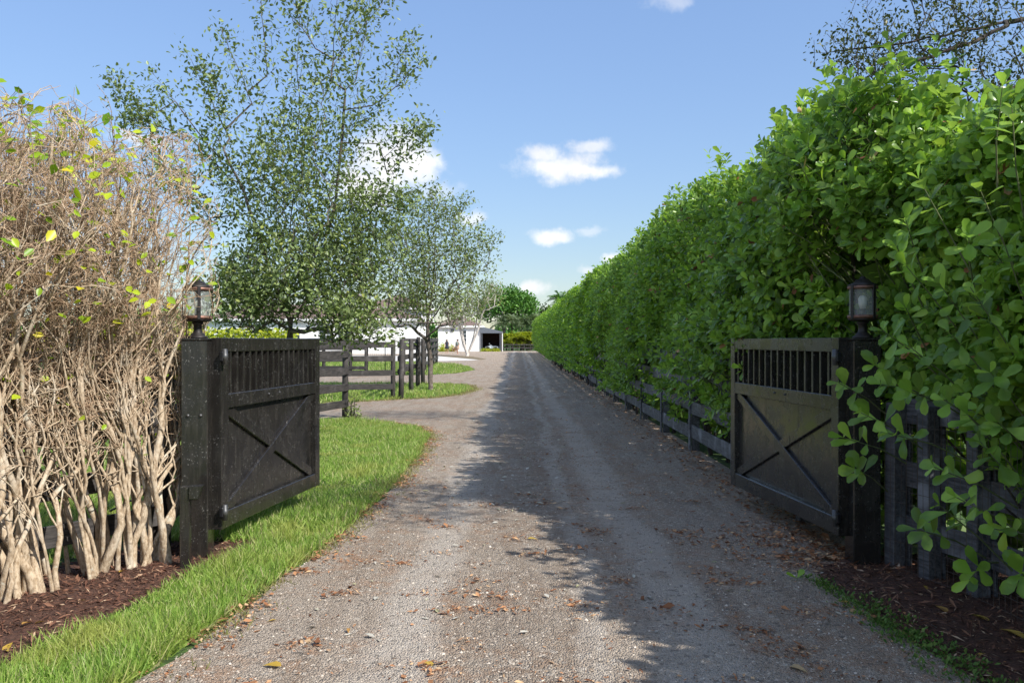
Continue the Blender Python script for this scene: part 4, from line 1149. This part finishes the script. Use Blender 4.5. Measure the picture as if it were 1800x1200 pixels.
    if ends and leaves:
        ends = np.array(ends)
        wgt = .25 + (ends[:, 2] > shrub_top(b[0], b[1]) - .25) * 10.0 + (ends[:, 0] > np.array([face_x(y) for y in ends[:, 1]]) - .3) * 1.6
        pk = rng.choice(len(ends), min(leaves, len(ends)), replace=False, p=wgt / wgt.sum())
        E_ = ends[pk] + rng.normal(0, .02, (len(pk), 3))
        d = rdir(len(pk)); d[:, 2] = -np.abs(d[:, 2]) * .6 + .1
        leaf_objects(E_, d, np.c_[rng.normal(.5, .5, len(pk)), rng.normal(-.5, .5, len(pk)), rng.uniform(.2, 1, len(pk))], rng.uniform(.052, .09, len(pk)), FICL, g, b, 1.1)
    return g
GRP = 'bare shrubs of the dried-out hedge'
LBL = 'bare tan shrub with bristling twigs and few yellow leaves, part of the dried hedge'
bare_shrub(G(282, 992), 2, 'bare shrub with a sawn-off stub trunk next to the gate post', True, .7, None, 14)
for i, (px, py) in enumerate([(255, 994), (215, 1001), (187, 1014), (150, 1012), (92, 1040), (50, 1046), (10, 1058), (-45, 1078)]):
    g0 = G(px, py); bare_shrub((g0[0] - .03, g0[1], 0), 5, LBL, False, .82, GRP, 72)
for (x, y) in [(-2.72, 5.98), (-3.2, 5.15), (-3.4, 5.5), (-3.25, 4.85), (-2.82, 6.42), (-3.25, 5.75), (-3.05, 6.2), (-3.55, 5.3), (-3.75, 4.75), (-3.45, 4.75), (-3.9, 4.3)]:
    bare_shrub((x, y, 0), 3, LBL, False, .8, GRP, 26)

# ------------------------------------------------------------------ trees
def tree(name, label, init, targets, leaf, lmat, bmat, tip=.004, maxr=None, step=.2, lsize=.05, nleaf=4, spread=.09, thin=3, tmpl=LEAF_OVAL, sides=6, wig=.05, up=.2, group=None, power=2.3, cut=None, keep=None):
    base = np.array(init[0][0]); g = empty(name, tuple(base)); tag(g, label, 'tree', group)
    pos = []; par = []
    for poly in init:
        poly = np.array(poly, float)
        # densify
        pts = [poly[0]]
        for a, b in zip(poly[:-1], poly[1:]):
            n = max(1, int(np.linalg.norm(b - a) / step))
            for k in range(1, n + 1): pts.append(a + (b - a) * k / n + rng.normal(0, wig * .3, 3) * (k < n))
        if not pos: last = -1
        else:
            last = int(np.argmin(np.linalg.norm(np.array(pos) - pts[0], axis=1))); pts = pts[1:]
        for q in pts: pos.append(q); par.append(last); last = len(pos) - 1
    T = np.array(targets); T = T[np.argsort(np.linalg.norm(T - base, axis=1))]
    buf = np.zeros((len(pos) + len(T) * 40, 3)); buf[:len(pos)] = pos; n = len(pos)
    for q in T:
        dv = q - buf[:n]; dist = np.linalg.norm(dv, axis=1)
        cost = dist * (1 + .55 * (1 - np.clip(dv[:, 2] / (dist + 1e-6), -1, 1)))
        if up == 0: cost = dist
        i = int(np.argmin(cost)); a = buf[i].copy(); L = dist[i]
        m = int(min(39, max(1, L / step)))
        bow = rng.normal(0, .03, 3) * L - np.array([0, 0, up * .2 * L])
        for k in range(1, m + 1):
            u = k / m
            buf[n] = a + (q - a) * u + bow * 4 * u * (1 - u) * .5 + rng.normal(0, wig, 3) * (k < m) * min(1, L); par.append(i); i = n; n += 1
    pos = buf[:n]; par = np.array(par)
    cnt = np.zeros(n); kids = [[] for _ in range(n)]
    for i in range(n - 1, -1, -1):
        if cnt[i] == 0: cnt[i] = 1
        if par[i] >= 0: cnt[par[i]] += cnt[i]; kids[par[i]].append(i)
    rad = tip * cnt ** (1 / power)
    if maxr: rad = np.minimum(rad, maxr * (1 + .0 * cnt))
    chains = []; stack = [(0, None)]
    while stack:
        s, p0 = stack.pop(); ch = ([p0] if p0 is not None else []) + [s]; c = s
        while kids[c]:
            k = sorted(kids[c], key=lambda j: -cnt[j])
            for j in k[1:]: stack.append((j, c))
            c = k[0]; ch.append(c)
        r = rad[ch].copy()
        if p0 is not None: r[0] = r[1]
        chains.append((pos[ch], r))
    trunk = Acc(); big = [c for c in chains if c[1].max() > .018]; sm = [c for c in chains if c[1].max() <= .018]
    tubes(trunk, big, sides); o = trunk.obj('trunk', bmat, g, True); o.location = -base
    if sm:
        tw = Acc(); tubes(tw, sm, 3); o = tw.obj('branches', bmat, g, True); o.location = -base; tag(o, kind='stuff')
    li = np.where(cnt <= thin)[0]
    if cut is not None: li = li[cut(pos[li])]
    rep = np.repeat(li, nleaf)
    if keep is not None: rep = rep[rng.uniform(0, 1, len(rep)) < keep(pos[rep])]
    m = len(rep)
    O = pos[rep] + rng.normal(0, spread, (m, 3))
    d = rdir(m); d[:, 2] += .2
    N = rdir(m); N[:, 2] = np.abs(N[:, 2]) + .4
    ac = Acc(); place(ac, tmpl, O, d, N, lsize * rng.uniform(.6, 1.3, m))
    o = ac.obj('crown', lmat, g); o.location = -base
    return g
def ell(px, py, rx, ry, Y, dy, n, shell=0):
    """points filling an ellipsoid given by its outline in the photograph and its distance"""
    v = rdir(n) * (rng.uniform(shell, 1, n) ** (1 / 2.2))[:, None]
    c = np.array(D(px, py, Y)); k = Y / FPX
    return c + v * np.array([rx * k, dy, ry * k])
def spray(px0, py0, px1, py1, Y, n, w=16, dy=.25):
    """points up a shoot from one pixel to another"""
    u = rng.uniform(0, 1, n) ** .8
    k = Y / FPX; a = np.array(D(px0, py0, Y)); b = np.array(D(px1, py1, Y + rng.normal(0, dy)))
    return a + (b - a) * u[:, None] + rng.normal(0, 1, (n, 3)) * np.array([w * k, w * k, w * k * .7]) * (1.1 - .6 * u)[:, None]
YT = 14.2
T1 = [ell(535, 480, 150, 95, YT, 1.3, 700), ell(520, 330, 140, 130, YT, 1.2, 520), ell(430, 520, 70, 70, YT - .2, 1.0, 320), ell(640, 420, 80, 100, YT, 1.0, 270), ell(560, 190, 130, 130, YT, 1.0, 200), ell(610, 555, 60, 45, YT - .4, .8, 180)]
SPR = [(400, 300, 265, 125), (300, 190, 215, 215), (285, 260, 185, 130), (410, 260, 325, 90), (450, 200, 385, 45), (470, 150, 455, -30), (520, 150, 540, -60), (580, 160, 600, -60), (620, 160, 655, -50), (640, 200, 745, 105), (650, 260, 755, 215), (670, 320, 745, 235),
          (560, 100, 500, -30), (600, 100, 640, -20), (420, 330, 330, 240), (380, 400, 320, 330), (400, 220, 360, 110), (690, 130, 730, 60), (610, 80, 690, -10), (650, 380, 735, 330), (330, 330, 265, 290), (300, 240, 205, 140)]
for q in SPR:
    T1.append(spray(*q, YT, 30, 15))
for q in [(640, 560, 690, 590), (600, 560, 640, 600), (560, 560, 590, 600), (610, 580, 700, 600)]: T1.append(spray(*q, YT - .5, 14, 10))
T1 = np.concatenate(T1); T1 = T1[T1[:, 2] > 1.55]
b0 = np.array(D(512, 598, YT)); b0[2] = -.1
def d3(px, py, dy=0): return D(px, py, YT + dy)
tree('oak_tree', 'tall airy small-leaved tree rising behind the sunny gate leaf', [
    [tuple(b0), d3(508, 600), d3(512, 560), d3(528, 530, .1)],
    [d3(512, 570), d3(540, 520), d3(565, 450), d3(590, 350, .2), d3(600, 250), d3(610, 120)],
    [d3(512, 580), d3(490, 520), d3(460, 430, -.3), d3(420, 320, -.3), d3(370, 220)],
    [d3(512, 575), d3(505, 500, .3), d3(510, 400, .5), d3(520, 260, .4), d3(530, 100, .3)],
    [d3(530, 540), d3(590, 500, -.3), d3(650, 420, -.3)],
    [d3(508, 580), d3(450, 540, -.4), d3(410, 500, -.5)],
    [d3(520, 585), d3(580, 575, -.4), d3(640, 560, -.6)]] + [[d3(*q[:2]), d3((q[0] + q[2]) / 2 + random.uniform(-6, 6), (q[1] + q[3]) / 2, random.uniform(-.1, .1)), d3(*q[2:], random.uniform(-.15, .15))] for q in SPR],
    T1, None, 'oak_leaf', 'oak_bark', tip=.0028, step=.17, lsize=.082, nleaf=16, spread=.11, thin=7, power=2.25, wig=.03, keep=lambda P: np.clip(.85 - (P[:, 2] - 3.2) * .12, .36, .75))
YT2 = 27.8
T2 = np.concatenate([ell(755, 440, 85, 85, YT2, 1.5, 300), ell(760, 520, 95, 65, YT2, 1.5, 260), ell(710, 470, 60, 80, YT2, 1.2, 120), ell(830, 450, 45, 65, YT2, 1.2, 110), ell(720, 540, 50, 45, YT2 - .3, 1, 60), ell(770, 375, 55, 40, YT2, 1, 60)]
                    + [spray(*q, YT2, 14, 8) for q in [(730, 380, 690, 340), (760, 370, 765, 325), (800, 390, 825, 345), (840, 420, 868, 420), (690, 440, 645, 400), (740, 380, 720, 345), (700, 540, 670, 560)]])
b2 = np.array(G(757, 686)); b2[2] = -.1
def e3(px, py, dy=0): return D(px, py, YT2 + dy)
tree('oak_tree', 'smaller rounded tree on a slim mottled trunk in the grass verge', [[tuple(b2), e3(757, 640), e3(752, 600), e3(752, 560), e3(762, 500), e3(765, 420)], [e3(752, 580), e3(725, 530, .2), e3(700, 470, .2)], [e3(752, 575), e3(790, 510, -.2), e3(825, 450)], [e3(752, 560), e3(745, 480, .4), e3(735, 400, .3)]],
     T2, None, 'oak_leaf_pale', 'oak_bark', tip=.0052, step=.25, lsize=.105, nleaf=12, spread=.17, thin=7, power=2.08, maxr=.125, wig=.04)
# pale many-stemmed tree by the stable
YT3 = 86
def f3(px, py, dy=0): return D(px, py, YT3 + dy)
T3 = np.concatenate([ell(815, 540, 45, 35, YT3, 2, 160), ell(850, 525, 35, 25, YT3, 2, 110), ell(795, 550, 25, 30, YT3, 2, 60), ell(865, 505, 22, 12, YT3, 1.5, 40)])
bz = np.array(G(821, 626)); 
def at3(px, py, dx, dy): v = np.array(G(px, py)); v = v + np.array([dx, dy, -.1]); return tuple(v)
tree('pale_tree', 'many-stemmed tree with whitish trunks in the dry patch by the stable', [
    [at3(821, 626, 0, 0), f3(822, 622), f3(840, 580), f3(847, 555), f3(860, 515)], [f3(822, 622), f3(833, 590, .5), f3(838, 560, .6), f3(845, 530)],
    [f3(821, 624), f3(814, 600), f3(808, 572), f3(800, 545)], [f3(821, 624), f3(815, 595, .7), f3(812, 570, .8), f3(815, 530)]],
    T3, None, 'oak_leaf_pale', 'pale_bark', tip=.02, step=.6, lsize=.24, nleaf=8, spread=.4, thin=4, power=2.1, maxr=.17, sides=7)
# overhanging tree behind the right hedge
YT4 = 11.5
def h3(px, py, dy=0): return D(px, py, YT4 + dy)
limbs = [[(8.3, 9.0, -.1), (8.2, 9.0, 1.5), (8.0, 9.2, 3.0), (7.8, 9.6, 4.2)],
         [(7.8, 9.6, 4.2), (7.4, 10.8, 4.9), h3(1850, 25, .3), h3(1700, 55), h3(1590, 78), h3(1500, 88), h3(1430, 95)],
         [h3(1780, 40), h3(1700, 80, -.3), h3(1620, 105, -.5), h3(1540, 135, -.6)], [h3(1720, 50), h3(1680, 20, .4), h3(1600, -20, .5)],
         [(7.8, 9.6, 4.2), h3(1900, 130, .3), h3(1800, 150, .2), h3(1740, 170)],
         [(8.0, 9.2, 3.0), (8.0, 10.4, 6.0), (7.0, 11.6, 8.2), (5.6, 12.4, 9.0)], [(8.0, 9.2, 3.2), (7.6, 7.6, 4.8), (6.6, 6.0, 5.9), (4.6, 4.8, 6.3)], [(8.0, 10.4, 6.0), (8.6, 9.4, 8.0)]]
T4 = np.concatenate([ell(1600, 70, 170, 55, YT4, .9, 230), ell(1500, 95, 80, 35, YT4, .6, 80), ell(1700, 60, 120, 80, YT4, 1.0, 160), ell(1780, 130, 50, 70, YT4, .8, 90), ell(1640, -30, 160, 40, YT4, .9, 120), ell(1560, 130, 90, 30, YT4 - .4, .5, 70), ell(1700, 150, 60, 40, YT4, .5, 35)]
                    + [np.array([5.5, 12.4, 9.2]) + rdir(520) * rng.uniform(.1, 1, (520, 1)) ** .6 * np.array([2.0, 1.2, .7]), np.array([8.3, 9.6, 8.0]) + rdir(120) * rng.uniform(.2, 1, (120, 1)) * np.array([2.0, 2.0, 1.2]),
                       np.array([4.3, 4.5, 6.4]) + rdir(650) * rng.uniform(.1, 1, (650, 1)) ** .6 * np.array([1.5, 1.3, .6])])
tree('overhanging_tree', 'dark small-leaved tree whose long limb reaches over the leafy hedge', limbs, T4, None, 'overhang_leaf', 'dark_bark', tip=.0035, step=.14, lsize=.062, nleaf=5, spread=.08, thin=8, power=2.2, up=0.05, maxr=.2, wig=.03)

# far trees and palms
def far_tree(name, label, base, blobs, lmat, n, lsize, bm='oak_bark', group=None):
    T = np.concatenate([ell(*b) for b in blobs]); b0 = np.array(base)
    c = T.mean(0)
    tree(name, label, [[tuple(b0), tuple(b0 * .5 + c * .5), tuple(c)]], T, None, lmat, bm, tip=.02, step=1.0, lsize=lsize, nleaf=n, spread=.4, thin=3, power=2.2, tmpl=LEAF_QUAD, up=.1, group=group)
far_tree('fig_tree', 'bright green dense tree behind the lean-to roof', (-3, 146, -.1), [(885, 535, 38, 30, 146, 4, 240), (915, 540, 30, 22, 146, 4, 170), (860, 545, 25, 25, 146, 3, 100), (930, 535, 12, 14, 146, 2, 40), (905, 520, 20, 12, 146, 2, 60)], 'far_leaf', 16, .5)
far_tree('background_tree', 'dark tree showing above the far end of the leafy hedge', (4, 165, -.1), [(955, 560, 30, 22, 165, 3, 160), (990, 555, 40, 20, 165, 3, 120)], 'far_dark', 9, .6)
far_tree('background_tree', 'dark low tree filling the corner at the far end of the drive', (1.2, 131, -.1), [(930, 598, 18, 20, 131, 1.5, 160)], 'far_dark', 9, .4)
for x0, x1, Y, zt, lab in [(-62, -38, 150, 7.5, 'rounded distant tree left of the white house'), (-38, -22, 140, 8.0, 'distant green tree standing behind the white house')]:
    k = FPX / Y; cx = (x0 + x1) / 2
    far_tree('background_tree', lab, (cx, Y, -.1), [(VX + cx * k, VY - (zt * .55 - H) * k, (x1 - x0) / 2 * k, zt * .42 * k, Y, 4, 320)], 'far_leaf', 9, .7)
wd_ = Acc(); n = 26000
X = rng.uniform(-170, 90, n); top = 6.0 + 2.2 * np.sin(X * .13) + 1.3 * np.sin(X * .41 + 1) + .8 * np.sin(X * 1.3)
P = np.c_[X, 182 + rng.uniform(0, 8, n), .1 + top * rng.uniform(0, 1, n) ** .8]
place(wd_, LEAF_QUAD, P, rdir(n), rdir(n) + np.array([.3, -.5, .6]), rng.uniform(.8, 1.5, n))
tag(wd_.obj('far_wood', 'far_leaf'), 'distant band of green woodland closing the view behind the house', 'wood', kind='stuff')
# clipped green hedge beyond the paddock
hd = Acc(); n = 13000
P = np.c_[rng.uniform(-46, -16.5, n), 62 + rng.uniform(0, 1.2, n), rng.uniform(.05, 2.35, n) + .12 * np.sin(rng.uniform(0, 60, n))]
place(hd, LEAF_QUAD, P, rdir(n), rdir(n) + np.array([.3, -.4, .6]), rng.uniform(.24, .42, n))
o = hd.obj('clipped_hedge', 'palm_gold'); tag(o, 'low yellow-green clipped hedge across the paddock before the house', 'hedge')
def frond(acc, stems, p, d, L, droop, leafl, nl=22, w=.035):
    d = d / np.linalg.norm(d); pts = []
    for k in range(9):
        u = k / 8; pts.append(p + d * L * u - np.array([0, 0, droop * L * u * u]))
    pts = np.array(pts); stems.append((pts, np.linspace(.02, .006, 9)))
    u = np.linspace(.12, 1, nl); idx = u * 8; i = np.minimum(idx.astype(int), 7); f = (idx - i)[:, None]
    O = pts[i] * (1 - f) + pts[i + 1] * f; Tn = norm(pts[i + 1] - pts[i])
    side = norm(np.cross(Tn, np.array([0, 0, 1.])))
    for s in (-1, 1):
        dd = side * s + Tn * .7 + np.array([0, 0, .1]) + rng.normal(0, .12, (nl, 3))
        place(acc, LEAF_QUAD, O, dd, np.tile([[0, 0, 1.]], (nl, 1)) + rng.normal(0, .3, (nl, 3)), leafl * np.sin(np.clip(u, .15, .95) * PI) ** .5, np.full(nl, w * 3.5))
def palm(label, base, hgt, nfr, L, lmat, droop=.5, trunk=.12, clump=1, spread=.4, group=None):
    g = empty('palm', base); tag(g, label, 'palm', group); a = Acc(); st_ = []; tr = []
    for c in range(clump):
        o_ = np.array([rng.normal(0, spread) * (clump > 1), rng.normal(0, spread) * (clump > 1), 0]); hh = hgt * rng.uniform(.6, 1) if clump > 1 else hgt
        lean = rng.normal(0, .12, 2) * hh * (clump > 1)
        topp = o_ + np.array([lean[0], lean[1], hh])
        tr.append((np.array([o_ - np.array([0, 0, .1]), o_ * .5 + topp * .5, topp]), np.array([trunk * 1.2, trunk, trunk * .85])))
        for k in range(nfr):
            az = rng.uniform(0, 2 * PI); e = rng.uniform(-.2, 1.3)
            frond(a, st_, topp, np.array([math.cos(az) * math.cos(e), math.sin(az) * math.cos(e), math.sin(e) + .15]), L * rng.uniform(.75, 1.15), droop, L * .3)
    t_ = Acc(); tubes(t_, tr, 8); t_.obj('trunk', 'oak_bark', g, True)
    s_ = Acc(); tubes(s_, st_, 3); s_.obj('frond_stems', 'green_stem', g)
    a.obj('fronds', lmat, g)
    return g
palm('tall fan-headed palm peeping over the far leafy hedge', (D(985, 530, 95)[0], 95, 0), 6.0, 26, 1.9, 'far_leaf', .45, .16)
for k, (px, h_) in enumerate([(884, 5.2), (900, 5.6), (917, 5.4), (934, 5.0), (945, 5.6)]):
    palm('grey-green feathery palm in the clump behind the lean-to', ((px - VX) * 138 / FPX, 138 + rng.uniform(-1, 1), 0), h_ - 1.0, 34, 2.7, 'palm_grey', .55, .13, 1, .4, 'grey-green palms at the end of the drive')
for k, px in enumerate([890, 903, 916, 927]):
    palm('golden-green clumping palm at the end of the drive', ((px - VX) * 130 / FPX, 130 + rng.uniform(-.5, .5), 0), 2.0, 14, 1.7, 'palm_gold', .45, .05, 6, .5, 'golden palms at the end of the drive')
def low_shrub(label, base, r, h_, lmat, n=700, ls=.16, group=None):
    g = empty('low_shrub', base); tag(g, label, 'shrub', group)
    v = rdir(n) * (rng.uniform(0, 1, n) ** .4)[:, None]; v[:, 2] = np.abs(v[:, 2])
    a = Acc(); P_ = v * np.array([r, r, h_]) * (1 + .2 * lump(v, 4, 5))[:, None]
    place(a, LEAF_QUAD, P_, v + rdir(n) * .8, rdir(n) + np.array([0, 0, .6]), ls * rng.uniform(.6, 1.3, n)); a.obj('foliage', lmat, g)
    s_ = Acc(); tubes(s_, [(np.array([(0, 0, -.05), tuple(q * .5), tuple(q)]), np.array([.02, .012, .005])) for q in P_[:14]], 4); s_.obj('stems', 'oak_bark', g)
for px in (850, 858, 869, 874):
    low_shrub('small rounded yellow-green shrub before the open lean-to', ((px - VX) * 121 / FPX, 121, 0), .45, .45, 'palm_gold', 260, .14, 'low shrubs before the lean-to')
for px in (774, 780, 792):
    low_shrub('yellowish shrub against the white stable wall', ((px - VX) * 121 / FPX, 121.3, 0), .6, 1.0, 'palm_gold', 300, .18, 'shrubs along the stable wall')
low_shrub('rust-red shrub against the white stable wall', ((798 - VX) * 121 / FPX, 121.2, 0), .45, .7, 'litter', 260, .16)
for (px, py) in [(617, 738), (622, 735)]:
    g0 = G(px, py); low_shrub('leafy seedling at the foot of the fence end post', (g0[0], g0[1], 0), .14, .45, 'oak_leaf_pale', 90, .075, 'seedlings at the fence post')
# sprouts: the small clusia seedling on the gravel, yellow shoots at the stub trunk
g0 = G(1400, 1020); g = empty('seedling', (g0[0], g0[1], 0)); tag(g, 'tiny two-leaved seedling growing on the bare gravel', 'seedling')
leaf_objects(np.array([[0, 0, .02], [0, 0, .02], [0, 0, .02]]), np.array([[-1, -.2, .5], [.7, .2, .8], [.2, -.8, .3]]), np.array([[0, -.4, 1.]] * 3), np.array([.085, .075, .05]), LEAFME, g, (0, 0, 0))
tube_obj('stem', [(0, 0, -.02), (0, 0, .022)], .003, 'green_stem', g)
